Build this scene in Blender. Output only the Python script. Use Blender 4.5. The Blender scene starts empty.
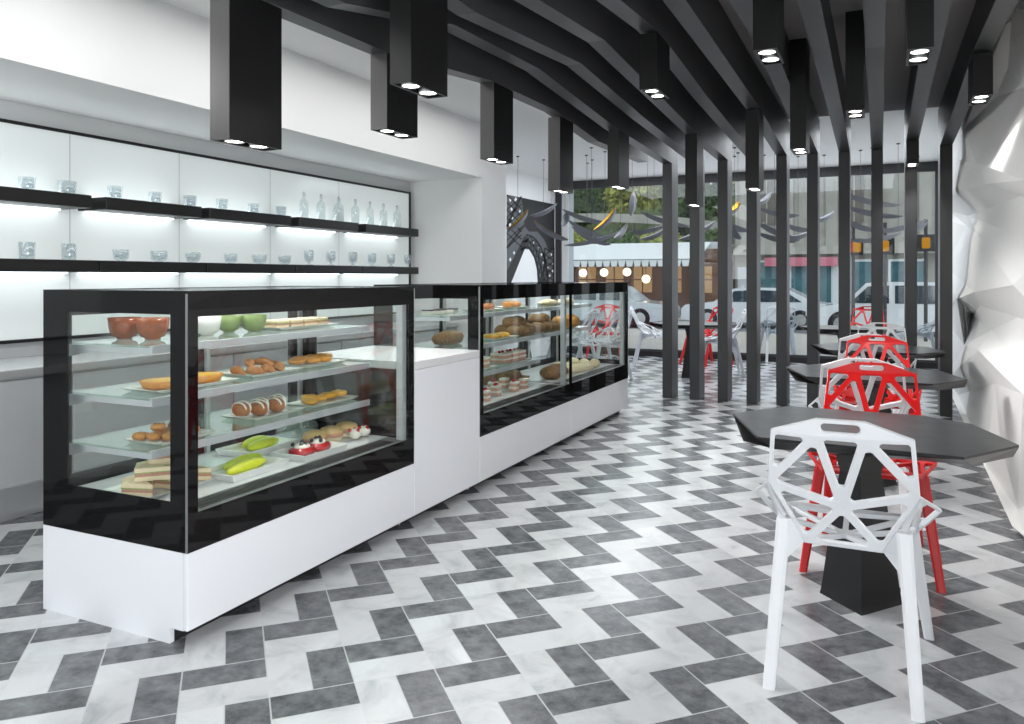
import bpy, bmesh, math, random
from mathutils import Vector, Matrix, Euler
random.seed(11)
S = bpy.context.scene
C = S.collection
PI = math.pi

# ---------------------------------------------------------------- camera model
F, CX, HY, VX, H = 783.0, 512.0, 277.0, 880.0, 1.27
YAW = math.atan((VX - CX) / F)

def ray(px, py):
    u = (px - CX) / F
    v = (HY - py) / F
    return (-math.sin(YAW) + u * math.cos(YAW), math.cos(YAW) + u * math.sin(YAW), v)

def at_z(px, py, z):
    d = ray(px, py); t = (z - H) / d[2]
    return Vector((d[0] * t, d[1] * t, z))

def at_x(px, py, x):
    d = ray(px, py); t = x / d[0]
    return Vector((x, d[1] * t, H + d[2] * t))

def at_y(px, py, y):
    d = ray(px, py); t = y / d[1]
    return Vector((d[0] * t, y, H + d[2] * t))

cam_d = bpy.data.cameras.new('camera')
cam_d.sensor_width = 36.0
cam_d.lens = F / 1024.0 * 36.0
cam_d.shift_y = (HY - 362.0) / 1024.0
cam_d.clip_start = 0.05
cam_d.clip_end = 200
cam = bpy.data.objects.new('camera', cam_d)
cam.location = (0, 0, H)
cam.rotation_euler = (PI / 2, 0, YAW)
C.objects.link(cam)
S.camera = cam

# ---------------------------------------------------------------- materials
def lin(c):
    return tuple(((v / 255.0) / 12.92) if v / 255.0 <= 0.04045 else (((v / 255.0) + 0.055) / 1.055) ** 2.4 for v in c)

def mat(name, rgb, rough=0.5, metal=0.0, var=0.06, scale=8.0, bump=0.0, spec=0.5, rough_var=0.05, coat=0.0, stretch=None):
    m = bpy.data.materials.new(name)
    m.use_nodes = True
    nt = m.node_tree
    b = nt.nodes['Principled BSDF']
    tc = nt.nodes.new('ShaderNodeTexCoord')
    nz = nt.nodes.new('ShaderNodeTexNoise')
    nz.inputs['Scale'].default_value = scale
    nz.inputs['Detail'].default_value = 4
    if stretch:
        mp = nt.nodes.new('ShaderNodeMapping')
        mp.inputs['Scale'].default_value = stretch
        nt.links.new(tc.outputs['Object'], mp.inputs['Vector'])
        nt.links.new(mp.outputs['Vector'], nz.inputs['Vector'])
    else:
        nt.links.new(tc.outputs['Object'], nz.inputs['Vector'])
    c = lin(rgb)
    mx = nt.nodes.new('ShaderNodeMix')
    mx.data_type = 'RGBA'
    mx.inputs[6].default_value = tuple(max(0, v * (1 - var)) for v in c) + (1,)
    mx.inputs[7].default_value = tuple(min(1, v * (1 + var)) for v in c) + (1,)
    nt.links.new(nz.outputs['Fac'], mx.inputs[0])
    nt.links.new(mx.outputs[2], b.inputs['Base Color'])
    mr = nt.nodes.new('ShaderNodeMapRange')
    mr.inputs['To Min'].default_value = max(0.0, rough - rough_var)
    mr.inputs['To Max'].default_value = min(1.0, rough + rough_var)
    nt.links.new(nz.outputs['Fac'], mr.inputs['Value'])
    nt.links.new(mr.outputs['Result'], b.inputs['Roughness'])
    b.inputs['Metallic'].default_value = metal
    b.inputs['Specular IOR Level'].default_value = spec
    if coat:
        b.inputs['Coat Weight'].default_value = coat
        b.inputs['Coat Roughness'].default_value = 0.05
    if bump:
        bp = nt.nodes.new('ShaderNodeBump')
        bp.inputs['Strength'].default_value = bump
        bp.inputs['Distance'].default_value = 0.01
        nt.links.new(nz.outputs['Fac'], bp.inputs['Height'])
        nt.links.new(bp.outputs['Normal'], b.inputs['Normal'])
    return m

def emit(name, rgb, strength):
    m = bpy.data.materials.new(name)
    m.use_nodes = True
    nt = m.node_tree
    nt.nodes.remove(nt.nodes['Principled BSDF'])
    e = nt.nodes.new('ShaderNodeEmission')
    e.inputs['Color'].default_value = lin(rgb) + (1,)
    e.inputs['Strength'].default_value = strength
    nt.links.new(e.outputs[0], nt.nodes['Material Output'].inputs['Surface'])
    return m

def pane_mat(name, tint=(245, 250, 248), refl=1.0, rough=0.01, haze=0.0, ior=1.45, edge=1.0):
    """thin pane: clear transmission with a fresnel reflection"""
    m = bpy.data.materials.new(name)
    m.use_nodes = True
    nt = m.node_tree
    nt.nodes.remove(nt.nodes['Principled BSDF'])
    tr = nt.nodes.new('ShaderNodeBsdfTransparent')
    tr.inputs['Color'].default_value = lin(tint) + (1,)
    gl = nt.nodes.new('ShaderNodeBsdfGlossy')
    gl.inputs['Roughness'].default_value = rough
    gl.inputs['Color'].default_value = (refl, refl, refl, 1)
    # Schlick reflectance, the same from both sides of the pane
    ge = nt.nodes.new('ShaderNodeNewGeometry')
    dp = nt.nodes.new('ShaderNodeVectorMath'); dp.operation = 'DOT_PRODUCT'
    nt.links.new(ge.outputs['Incoming'], dp.inputs[0]); nt.links.new(ge.outputs['Normal'], dp.inputs[1])
    ab = nt.nodes.new('ShaderNodeMath'); ab.operation = 'ABSOLUTE'; nt.links.new(dp.outputs['Value'], ab.inputs[0])
    om = nt.nodes.new('ShaderNodeMath'); om.operation = 'SUBTRACT'; om.inputs[0].default_value = 1.0; nt.links.new(ab.outputs[0], om.inputs[1])
    pw = nt.nodes.new('ShaderNodeMath'); pw.operation = 'POWER'; pw.inputs[1].default_value = 5.0; nt.links.new(om.outputs[0], pw.inputs[0])
    f0 = ((ior - 1) / (ior + 1)) ** 2
    fr = nt.nodes.new('ShaderNodeMapRange'); fr.inputs['To Min'].default_value = f0; fr.inputs['To Max'].default_value = edge
    nt.links.new(pw.outputs[0], fr.inputs['Value'])
    mx = nt.nodes.new('ShaderNodeMixShader')
    nt.links.new(fr.outputs[0], mx.inputs[0])
    nt.links.new(tr.outputs[0], mx.inputs[1])
    nt.links.new(gl.outputs[0], mx.inputs[2])
    out = mx
    if haze:
        df = nt.nodes.new('ShaderNodeBsdfDiffuse')
        df.inputs['Color'].default_value = (.8, .9, .87, 1)
        m2 = nt.nodes.new('ShaderNodeMixShader')
        m2.inputs[0].default_value = haze
        nt.links.new(mx.outputs[0], m2.inputs[1])
        nt.links.new(df.outputs[0], m2.inputs[2])
        out = m2
    nt.links.new(out.outputs[0], nt.nodes['Material Output'].inputs['Surface'])
    return m

def floor_mat():
    m = bpy.data.materials.new('marble_slate_zigzag_tiles')
    m.use_nodes = True
    nt = m.node_tree
    b = nt.nodes['Principled BSDF']
    N = nt.nodes.new
    L = nt.links.new
    def math_(op, a, c=None):
        n = N('ShaderNodeMath'); n.operation = op
        for i, v in enumerate((a, c)):
            if v is None: continue
            if isinstance(v, (int, float)): n.inputs[i].default_value = v
            else: L(v, n.inputs[i])
        return n.outputs[0]
    tc = N('ShaderNodeTexCoord')
    sp = N('ShaderNodeSeparateXYZ')
    L(tc.outputs['Object'], sp.inputs[0])
    x, y = sp.outputs[0], sp.outputs[1]
    r = math.sqrt(.5)
    u = 0.1285
    s = math_('DIVIDE', math_('SUBTRACT', math_('MULTIPLY', math_('SUBTRACT', y, x), r), 2.4745), u)
    t = math_('DIVIDE', math_('SUBTRACT', math_('MULTIPLY', math_('ADD', y, x), r), 0.2405), 0.1278)
    half = math_('FLOOR', math_('DIVIDE', s, 2.0))
    sf = math_('SUBTRACT', s, math_('MULTIPLY', half, 2.0))        # 0..2
    t0 = math_('SUBTRACT', t, math_('MULTIPLY', half, 2.0))
    band = math_('FLOOR', math_('DIVIDE', t0, 4.0))
    tf = math_('SUBTRACT', t0, math_('MULTIPLY', band, 4.0))       # 0..4
    row1 = math_('GREATER_THAN', sf, 1.0)
    lim = math_('ADD', 1.0, math_('MULTIPLY', row1, 2.0))
    dark = math_('LESS_THAN', tf, lim)
    # grout
    gw = 0.020
    def near(v, k):
        return math_('LESS_THAN', math_('ABSOLUTE', math_('SUBTRACT', v, k)), gw)
    g = near(tf, 0.0)
    for k in (1.0, 3.0, 4.0):
        g = math_('MAXIMUM', g, near(tf, k))
    for k in (0.0, 2.0):
        g = math_('MAXIMUM', g, near(sf, k))
    mid = math_('MULTIPLY', math_('GREATER_THAN', tf, 1.0), math_('LESS_THAN', tf, 3.0))
    g = math_('MAXIMUM', g, math_('MULTIPLY', near(sf, 1.0), mid))
    # which tile -> brightness jitter
    isH = mid
    tid = math_('ADD', math_('ADD', math_('MULTIPLY', half, 7.31), math_('MULTIPLY', band, 3.17)), math_('ADD', math_('MULTIPLY', isH, math_('ADD', 1.7, row1)), math_('MULTIPLY', math_('GREATER_THAN', tf, 3.0), 4.3)))
    wn = N('ShaderNodeTexWhiteNoise'); wn.noise_dimensions = '1D'
    L(tid, wn.inputs['W'])
    # per tile offset of the stone texture
    cmb = N('ShaderNodeCombineXYZ')
    L(math_('MULTIPLY', wn.outputs['Value'], 37.0), cmb.inputs[2])
    add = N('ShaderNodeVectorMath'); add.operation = 'ADD'
    L(tc.outputs['Object'], add.inputs[0]); L(cmb.outputs[0], add.inputs[1])
    n1 = N('ShaderNodeTexNoise'); n1.inputs['Scale'].default_value = 5.5; n1.inputs['Detail'].default_value = 8; n1.inputs['Roughness'].default_value = .62; n1.inputs['Distortion'].default_value = .9
    L(add.outputs[0], n1.inputs['Vector'])
    rw = N('ShaderNodeValToRGB')
    rw.color_ramp.elements[0].position = .30; rw.color_ramp.elements[0].color = lin((170, 174, 178)) + (1,)
    rw.color_ramp.elements[1].position = .56; rw.color_ramp.elements[1].color = lin((202, 205, 208)) + (1,)
    e = rw.color_ramp.elements.new(.44); e.color = lin((192, 195, 198)) + (1,)
    L(n1.outputs['Fac'], rw.inputs[0])
    n2 = N('ShaderNodeTexNoise'); n2.inputs['Scale'].default_value = 14; n2.inputs['Detail'].default_value = 9; n2.inputs['Roughness'].default_value = .7
    L(add.outputs[0], n2.inputs['Vector'])
    rd = N('ShaderNodeValToRGB')
    rd.color_ramp.elements[0].position = .3; rd.color_ramp.elements[0].color = lin((62, 65, 69)) + (1,)
    rd.color_ramp.elements[1].position = .72; rd.color_ramp.elements[1].color = lin((128, 131, 135)) + (1,)
    L(n2.outputs['Fac'], rd.inputs[0])
    mx = N('ShaderNodeMix'); mx.data_type = 'RGBA'
    L(dark, mx.inputs[0]); L(rw.outputs[0], mx.inputs[6]); L(rd.outputs[0], mx.inputs[7])
    jit = N('ShaderNodeMapRange'); jit.inputs['To Min'].default_value = .93; jit.inputs['To Max'].default_value = 1.05
    L(wn.outputs['Value'], jit.inputs['Value'])
    sc = N('ShaderNodeVectorMath'); sc.operation = 'SCALE'
    L(mx.outputs[2], sc.inputs[0]); L(jit.outputs[0], sc.inputs['Scale'])
    mg = N('ShaderNodeMix'); mg.data_type = 'RGBA'
    mg.inputs[7].default_value = lin((196, 198, 200)) + (1,)
    L(math_('MULTIPLY', g, .75), mg.inputs[0]); L(sc.outputs[0], mg.inputs[6])
    L(mg.outputs[2], b.inputs['Base Color'])
    rr = N('ShaderNodeMapRange'); rr.inputs['To Min'].default_value = .14; rr.inputs['To Max'].default_value = .30
    L(n2.outputs['Fac'], rr.inputs['Value'])
    L(rr.outputs[0], b.inputs['Roughness'])
    b.inputs['Specular IOR Level'].default_value = .32
    bp = N('ShaderNodeBump'); bp.inputs['Strength'].default_value = .12; bp.inputs['Distance'].default_value = .004
    L(math_('SUBTRACT', n2.outputs['Fac'], g), bp.inputs['Height'])
    L(bp.outputs[0], b.inputs['Normal'])
    return m

M = dict(
    floor=floor_mat(),
    white_wall=mat('white_paint', (240, 241, 241), .75, var=.015, scale=2.0),
    grey_paint=mat('pale_grey_paint', (206, 209, 210), .7, var=.02, scale=2.0),
    ceil_dark=mat('dark_ceiling_paint', (140, 140, 141), .75, var=.05, scale=2.0),
    white_lac=mat('white_lacquer', (232, 235, 240), .22, var=.012, scale=3.0, spec=.45),
    white_top=mat('white_worktop', (222, 224, 226), .2, var=.02, scale=5.0),
    black_lac=mat('black_lacquer', (26, 26, 27), .35, var=.1, scale=12),
    black_beam=mat('charcoal_beam_paint', (62, 63, 65), .42, var=.08, scale=5, spec=.45),
    black_glass=None,
    steel=mat('brushed_steel', (214, 216, 218), .36, .6, var=.05, scale=40, stretch=(1, 1, 18)),
    alu=mat('pale_aluminium_rail', (186, 190, 194), .38, .2, var=.04, scale=25),
    grey_steel=mat('satin_steel_front', (196, 199, 202), .38, .12, var=.04, scale=12, stretch=(8, 1, 1)),
    grille=mat('perforated_grille', (120, 122, 122), .5, .3, var=.1, scale=60),
    shelf_black=mat('black_shelf', (20, 20, 21), .4, var=.1, scale=14),
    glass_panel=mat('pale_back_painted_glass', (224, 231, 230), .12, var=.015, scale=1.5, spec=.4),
    seam=mat('panel_seam_grey', (170, 178, 178), .5, var=.03),
    clear=pane_mat('clear_glass_pane', (251, 253, 252), edge=.4),
    shelf_glass=pane_mat('green_tinted_shelf_glass', (238, 248, 244), 1.0, .02, .06),
    win=pane_mat('window_glass', (238, 243, 246), 1.0, .01),
    tumbler=pane_mat('tumbler_glass', (240, 244, 246), 1.0, .03, .08, 1.9),
    bottle=pane_mat('bottle_glass', (241, 245, 246), 1.0, .03, .06, 1.9),
    wall_facets=mat('white_faceted_panel', (245, 245, 243), .5, var=.015, scale=2.5, spec=.4),
    table_black=mat('black_table_lacquer', (15, 15, 17), .3, var=.1, scale=9),
    chair_white=mat('white_cast_enamel', (222, 225, 229), .3, var=.015, scale=9),
    chair_red=mat('red_cast_enamel', (206, 20, 22), .3, var=.05, scale=9),
    blade_dark=mat('dark_anodised_blade', (128, 130, 137), .4, .25, var=.08, scale=9),
    blade_gold=mat('gold_leaf_lining', (196, 150, 60), .3, .9, var=.2, scale=25),
    cable=mat('dark_cable', (60, 60, 62), .6),
    porcelain=mat('white_porcelain', (240, 240, 238), .18, var=.015, scale=7),
    brightened=None, led=emit('led_strip_glow', (240, 250, 255), 5.0),
    spot=emit('spotlight_lens_glow', (255, 250, 240), 14.0),
)

def print_mat(name, rgb, f0, edge, rough):
    m = bpy.data.materials.new(name); m.use_nodes = True
    nt = m.node_tree; nt.nodes.remove(nt.nodes['Principled BSDF'])
    df = nt.nodes.new('ShaderNodeBsdfDiffuse'); gl = nt.nodes.new('ShaderNodeBsdfGlossy')
    nz = nt.nodes.new('ShaderNodeTexNoise'); nz.inputs['Scale'].default_value = 5
    tc = nt.nodes.new('ShaderNodeTexCoord'); nt.links.new(tc.outputs['Object'], nz.inputs['Vector'])
    cr = nt.nodes.new('ShaderNodeValToRGB'); c = lin(rgb)
    cr.color_ramp.elements[0].color = tuple(v * .9 for v in c) + (1,); cr.color_ramp.elements[1].color = tuple(v * 1.1 for v in c) + (1,)
    nt.links.new(nz.outputs['Fac'], cr.inputs[0]); nt.links.new(cr.outputs[0], df.inputs['Color'])
    gl.inputs['Roughness'].default_value = rough
    lw = nt.nodes.new('ShaderNodeLayerWeight'); lw.inputs['Blend'].default_value = .5
    pw = nt.nodes.new('ShaderNodeMath'); pw.operation = 'POWER'; pw.inputs[1].default_value = 5.0; nt.links.new(lw.outputs['Facing'], pw.inputs[0])
    mr = nt.nodes.new('ShaderNodeMapRange'); mr.inputs['To Min'].default_value = f0; mr.inputs['To Max'].default_value = edge
    nt.links.new(pw.outputs[0], mr.inputs['Value'])
    mx = nt.nodes.new('ShaderNodeMixShader'); nt.links.new(mr.outputs[0], mx.inputs[0]); nt.links.new(df.outputs[0], mx.inputs[1]); nt.links.new(gl.outputs[0], mx.inputs[2])
    nt.links.new(mx.outputs[0], nt.nodes['Material Output'].inputs['Surface'])
    return m
M['black_glass'] = print_mat('black_printed_glass', (14, 14, 15), .032, .34, .03)
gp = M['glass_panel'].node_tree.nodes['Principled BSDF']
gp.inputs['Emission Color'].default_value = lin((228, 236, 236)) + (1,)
gp.inputs['Emission Strength'].default_value = .24      # even glow added to lighten the recess; no source behind the glass
# ---------------------------------------------------------------- geometry helpers
class B:
    """collects shapes into one mesh"""
    def __init__(self): self.bm = bmesh.new()
    def box(self, lo, hi, rot=None, about=None):
        c = [(a + b) / 2 for a, b in zip(lo, hi)]
        d = [max(1e-4, abs(b - a)) for a, b in zip(lo, hi)]
        r = bmesh.ops.create_cube(self.bm, size=1.0)['verts']
        bmesh.ops.scale(self.bm, vec=d, verts=r)
        bmesh.ops.translate(self.bm, vec=c, verts=r)
        if rot is not None:
            bmesh.ops.rotate(self.bm, cent=about or c, matrix=rot, verts=r)
        return self
    def poly(self, pts):
        self.bm.faces.new([self.bm.verts.new(p) for p in pts]); return self
    def prism(self, pts, vec):
        """extrude the polygon pts along vec, closed"""
        v = Vector(vec)
        a = [self.bm.verts.new(p) for p in pts]
        b = [self.bm.verts.new(Vector(p) + v) for p in pts]
        n = len(a)
        self.bm.faces.new(list(reversed(a))); self.bm.faces.new(b)
        for i in range(n):
            self.bm.faces.new((a[i], a[(i + 1) % n], b[(i + 1) % n], b[i]))
        return self
    def loft(self, rings, cap=True, closed=True):
        vs = [[self.bm.verts.new(p) for p in r] for r in rings]
        n = len(vs[0])
        for a, b in zip(vs[:-1], vs[1:]):
            for i in range(n if closed else n - 1):
                self.bm.faces.new((a[i], a[(i + 1) % n], b[(i + 1) % n], b[i]))
        if cap and closed:
            self.bm.faces.new(list(reversed(vs[0]))); self.bm.faces.new(vs[-1])
        return self
    def lathe(self, prof, n=20, c=(0, 0, 0)):
        rings = []
        for r, z in prof:
            rings.append([(c[0] + max(r, 1e-4) * math.cos(2 * PI * i / n), c[1] + max(r, 1e-4) * math.sin(2 * PI * i / n), c[2] + z) for i in range(n)])
        return self.loft(rings)
    def tube(self, p, q, r0, r1=None, n=8):
        p, q = Vector(p), Vector(q)
        r1 = r0 if r1 is None else r1
        d = (q - p).normalized()
        a = d.orthogonal().normalized(); b = d.cross(a)
        ring = lambda o, r: [o + (a * math.cos(2 * PI * i / n) + b * math.sin(2 * PI * i / n)) * r for i in range(n)]
        return self.loft([ring(p, r0), ring(q, r1)])
    def ball(self, c, rad, seg=14, rings=8):
        r = bmesh.ops.create_uvsphere(self.bm, u_segments=seg, v_segments=rings, radius=1.0)['verts']
        rad = rad if hasattr(rad, '__len__') else (rad,) * 3
        bmesh.ops.scale(self.bm, vec=rad, verts=r)
        bmesh.ops.translate(self.bm, vec=c, verts=r)
        return r
    def bevel(self, w=.004, seg=2, ang=.6):
        es = [e for e in self.bm.edges if len(e.link_faces) == 2 and e.calc_face_angle(0) > ang]
        if es: bmesh.ops.bevel(self.bm, geom=es, offset=w, segments=seg, affect='EDGES', clamp_overlap=True)
        return self

def obj(name, b, material, parent=None, loc=None, smooth=False, label=None, world=False, mats=None):
    """link the collected shapes as ONE mesh object; world=True: shapes given in world space"""
    bm = b.bm if isinstance(b, B) else b
    if world and parent is not None:
        base = parent.location.copy()
        p = parent.parent
        while p is not None:
            base += p.location; p = p.parent
        if loc is not None: base += Vector(loc)
        bmesh.ops.translate(bm, vec=-base, verts=bm.verts)
    bmesh.ops.recalc_face_normals(bm, faces=bm.faces)
    me = bpy.data.meshes.new(name)
    bm.to_mesh(me); bm.free()
    for x in (mats or [material]): me.materials.append(x)
    if smooth:
        for p in me.polygons: p.use_smooth = True
    o = bpy.data.objects.new(name, me)
    C.objects.link(o)
    if parent is not None: o.parent = parent
    if loc is not None: o.location = loc
    if label: o['label'] = label
    return o

def tag(o, label, cat, group=None, kind=None):
    o['label'] = label; o['category'] = cat
    if group: o['group'] = group
    if kind: o['kind'] = kind
    return o

def thing(name, label, cat, loc=(0, 0, 0), rotz=0.0, group=None):
    o = bpy.data.objects.new(name, None)
    o.empty_display_size = .1
    o.location = loc; o.rotation_euler = (0, 0, rotz)
    C.objects.link(o)
    return tag(o, label, cat, group)

def struct(name, b, m, parent=None, smooth=False, mats=None):
    o = obj(name, b, m, parent, smooth=smooth, mats=mats)
    if parent is None: o['kind'] = 'structure'
    return o

def dup(root, loc, rotz=0.0, label=None, group=None, material=None, scale=None):
    """copy a thing with its parts and their sub-parts"""
    r = root.copy(); C.objects.link(r)
    r.location = loc; r.rotation_euler = (0, 0, rotz)
    if scale: r.scale = scale
    if label: r['label'] = label
    if group: r['group'] = group
    for ch in list(root.children):
        c = ch.copy(); C.objects.link(c); c.parent = r
        if material:
            c.data = c.data.copy(); c.data.materials.clear(); c.data.materials.append(material)
        for g in list(ch.children):
            d = g.copy(); C.objects.link(d); d.parent = c
    return r

def area(name, loc, rot, sx, sy, power, color=(1, 1, 1), spread=None):
    l = bpy.data.lights.new(name, 'AREA')
    l.shape = 'RECTANGLE'; l.size = sx; l.size_y = sy; l.energy = power; l.color = color
    if spread: l.spread = spread
    o = bpy.data.objects.new(name, l); o.location = loc; o.rotation_euler = rot
    C.objects.link(o); return o

# ---------------------------------------------------------------- the room
YW = 12.3          # window wall
XB = -3.77         # bulkhead face
XR = -4.65         # back wall of the lit recess
XP = -4.95         # left wall of the rear zone
CZ = 2.87
YE = 7.283         # end of the recess
b = B(); b.box((-6.0, -2.6, -.12), (2.2, YW + .05, 0)); struct('floor', b, M['floor'])
b = B(); b.box((-6.0, -2.6, CZ), (2.2, YW + .2, CZ + .2)); struct('ceiling', b, M['white_wall'])
b = B(); b.box((-2.42, -2.6, CZ - .03), (1.25, 8.22, CZ)); struct('ceiling_black_field', b, M['ceil_dark'])
b = B(); b.box((-6.0, -2.75, 0), (2.2, -2.6, CZ)); struct('wall_back', b, M['white_wall'])
# left side: bulkhead over the recess, back wall, end pillar, rear wall
b = B(); b.box((XR - .25, -2.6, 2.31), (XB, YE, CZ)); struct('wall_left_bulkhead', b, M['white_wall'])
b = B(); b.box((XR - .25, -2.6, 0), (XR, YE, 2.31)); struct('wall_left_recess', b, M['grey_paint'])
b = B(); b.box((XR - .25, YE, 0), (XB, 7.864, CZ)); struct('wall_left_pillar', b, M['white_wall'])
b = B(); b.box((XP - .25, 7.864, 0), (XP, YW, CZ)); struct('wall_left_rear', b, M['white_wall'])
b = B(); b.box((XP - .25, YW - .02, 0), (-4.735, YW + .25, 2.769)); struct('wall_rear_return', b, M['white_wall'])
b = B(); b.box((-6.0, YW - .02, 2.77), (2.2, YW + .2, CZ)); struct('trim_1', b, M['black_beam'])
b = B(); b.box((-4.9, YW - .04, 0), (2.2, YW + .1, .085)); struct('trim_2', b, M['black_lac'])

# faceted right wall: one folded skin of flat panels with a thickness behind it
def proj(p):
    f_ = -math.sin(YAW) * p[0] + math.cos(YAW) * p[1]; r_ = math.cos(YAW) * p[0] + math.sin(YAW) * p[1]
    return Vector((CX + F * r_ / f_, HY - F * (p[2] - H) / f_))
# corners of the folded panels (direction, distance of the corner from the room's axis)
WV = [(1012, 7, .71), (993.4, 44, .70), (1008, 68, .84), (964, 129, .66), (975.4, 162, .62), (1023, 88, .90), (1024, 180, .56),
      (948.6, 197, .60), (981, 169, .64), (985, 184, .68), (968, 216, .84), (966.5, 226, .86), (950, 211, .84), (977, 233, .76),
      (1014, 234, .80), (1021, 196, .84), (974, 292, .68), (1013, 285, .68), (957, 299, .62), (980, 306, .80), (992, 330, .86),
      (1018, 317, .84), (964, 345, .74), (971.5, 315, .84), (978, 350, .60), (998.6, 371, .60), (994.6, 383.5, .74), (1004, 347, .70),
      (1023, 394, .56), (971, 425, .702), (986, 465, .645), (1017.6, 509, .675), (1012, 526, .608), (1022.8, 535, .62), (996, 97, .84), (958, 400, .76), (1000, 440, .72)]
pts = []
for px, py, X in WV:
    p = at_x(px, py, .71 + (X - .71) * (.72 if py < 400 else 1))
    p.z = min(CZ - .002, max(0.0, p.z))
    pts.append(p)
rnd = random.Random(5)
for q, X in ((950, .70), (965, .70), (979, .70), (1002, .705)):                    # along the ceiling
    p = at_x(q, 200, X); p.z = CZ - .002; pts.append(p)
for Y in (2.6, 3.3, 4.0):                                                          # beside and behind the camera's view
    for z in (0.0, .62, 1.25, 1.9, 2.868):
        pts.append(Vector((.80 + rnd.uniform(-.1, .12) + (.1 if Y < 3.5 else 0), Y + rnd.uniform(-.15, .15), z)))
for Y, zs in ((2.95, (.3, .95, 1.6, 2.3)), (3.65, (.35, .9, 1.5, 2.2)), (4.35, (.3, 1.0, 1.55, 2.35))):
    for z in zs:
        pts.append(Vector((.84 + rnd.uniform(-.08, .14), Y + rnd.uniform(-.12, .12), z)))
for q, X in ((939.0, .74), (945.5, .76)):                                          # toward the window
    for z in (0.0, .7, 1.4, 2.1, 2.868):
        p = at_x(q, 200, X + rnd.uniform(-.03, .03) * (q > 940)); p.z = z; pts.append(p)
from mathutils.geometry import delaunay_2d_cdt
uv = [proj(p) for p in pts]
ix = lambda a_, b_: (a_, b_)
EDG = [(4, 5), (5, 6), (4, 6), (0, 5), (3, 0), (3, 4), (7, 8), (8, 9), (9, 10), (10, 11), (11, 12), (12, 7), (13, 14), (14, 17), (17, 16), (16, 13), (16, 19), (19, 20), (20, 21), (21, 17),
       (18, 22), (22, 23), (23, 19), (24, 20), (24, 25), (25, 28), (24, 26), (26, 25), (29, 26), (30, 26), (30, 31), (31, 28)]
vo, eo, fo, ov, oe, of = delaunay_2d_cdt(uv, EDG, [], 0, 1e-5)
b = B()
bv = []
for i, v in enumerate(vo):
    k = ov[i][0] if ov[i] else 0
    bv.append(b.bm.verts.new(pts[k]))
for f in fo:
    b.bm.faces.new([bv[i] for i in f])
fw = struct('wall_right', b, M['wall_facets'])
sm = fw.modifiers.new('panel_thickness', 'SOLIDIFY'); sm.thickness = .05; sm.offset = 1.0
# solidify outward from the room: make sure the normals face the room (-X)
for p in fw.data.polygons:
    pass
import numpy as _np
avg = sum((p.normal.x for p in fw.data.polygons))
if avg > 0: fw.data.flip_normals()
sm.offset = -1.0
b = B(); b.box((1.0, 1.5, 0), (1.12, YW + .05, CZ)); struct('wall_right_backing', b, M['white_wall'])

# window wall: mullions and panes, one window after another
mx = [-4.76] + [at_y(q, 277, YW).x for q in (671, 757, 842)] + [.72]
b0 = B(); b0.box((-4.945, YW - .06, .085), (-4.845, YW - .021, 2.77))
struct('trim_3', b0, M['black_beam'])
for i in range(4):
    xa, xb = mx[i], mx[i + 1]
    w = B(); w.box((xa + .03, YW, .085), (xb - .03, YW + .012, 2.77))
    wo = struct('window_%d' % (i + 1), w, M['win'])
    fr = B()
    fr.box((xb - .03, YW - .035, .085), (xb + .03, YW + .045, 2.77))
    fr.box((xa + .0, YW - .025, .085), (xb, YW + .035, .115))
    fr.box((xa + .0, YW - .025, 2.735), (xb, YW + .035, 2.77))
    obj('window_frame', fr, M['black_beam'], wo)

# ---------------------------------------------------------------- slatted portal frames
ORD = ['first', 'second', 'third', 'fourth', 'fifth', 'sixth', 'seventh', 'eighth', 'ninth', 'tenth', 'eleventh', 'twelfth', 'thirteenth', 'fourteenth', 'fifteenth']
BW = .10
beams = [-2.255 + .285 * k for k in range(11)]
prof = {
    0: [(2.17, 2.385), (3.31, 2.407), (4.5, 2.53), (5.6, 2.55), (6.6, 2.47), (8.2, 2.50)],
    1: [(-1.6, 2.33), (2.6, 2.385), (3.5, 2.56), (4.6, 2.60), (6.2, 2.50), (8.15, 2.46)],
    2: [(-1.6, 2.40), (2.64, 2.50), (3.2, 2.49), (4.6, 2.60), (6.0, 2.53), (8.15, 2.46)],
    3: [(-1.6, 2.45), (2.4, 2.46), (4.2, 2.60), (6.6, 2.49), (8.15, 2.46)],
    4: [(-1.6, 2.45), (2.5, 2.50), (4.3, 2.64), (5.6, 2.56), (8.15, 2.47)],
    5: [(-1.6, 2.40), (2.0, 2.43), (3.4, 2.58), (6.2, 2.56), (8.15, 2.47)],
    6: [(-1.6, 2.45), (2.2, 2.50), (4.4, 2.60), (6.4, 2.52), (8.15, 2.47)],
    7: [(-1.6, 2.42), (2.6, 2.48), (4.0, 2.60), (6.4, 2.55), (8.15, 2.47)],
    8: [(-1.6, 2.45), (3.0, 2.52), (5.0, 2.60), (8.15, 2.47)],
    9: [(-1.6, 2.42), (3.6, 2.60), (6.2, 2.53), (8.15, 2.47)],
    10: [(-1.6, 2.48), (4.4, 2.58), (5.3, 2.60), (6.6, 2.52), (8.15, 2.47)],
}
TOPZ = CZ - .03
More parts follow.
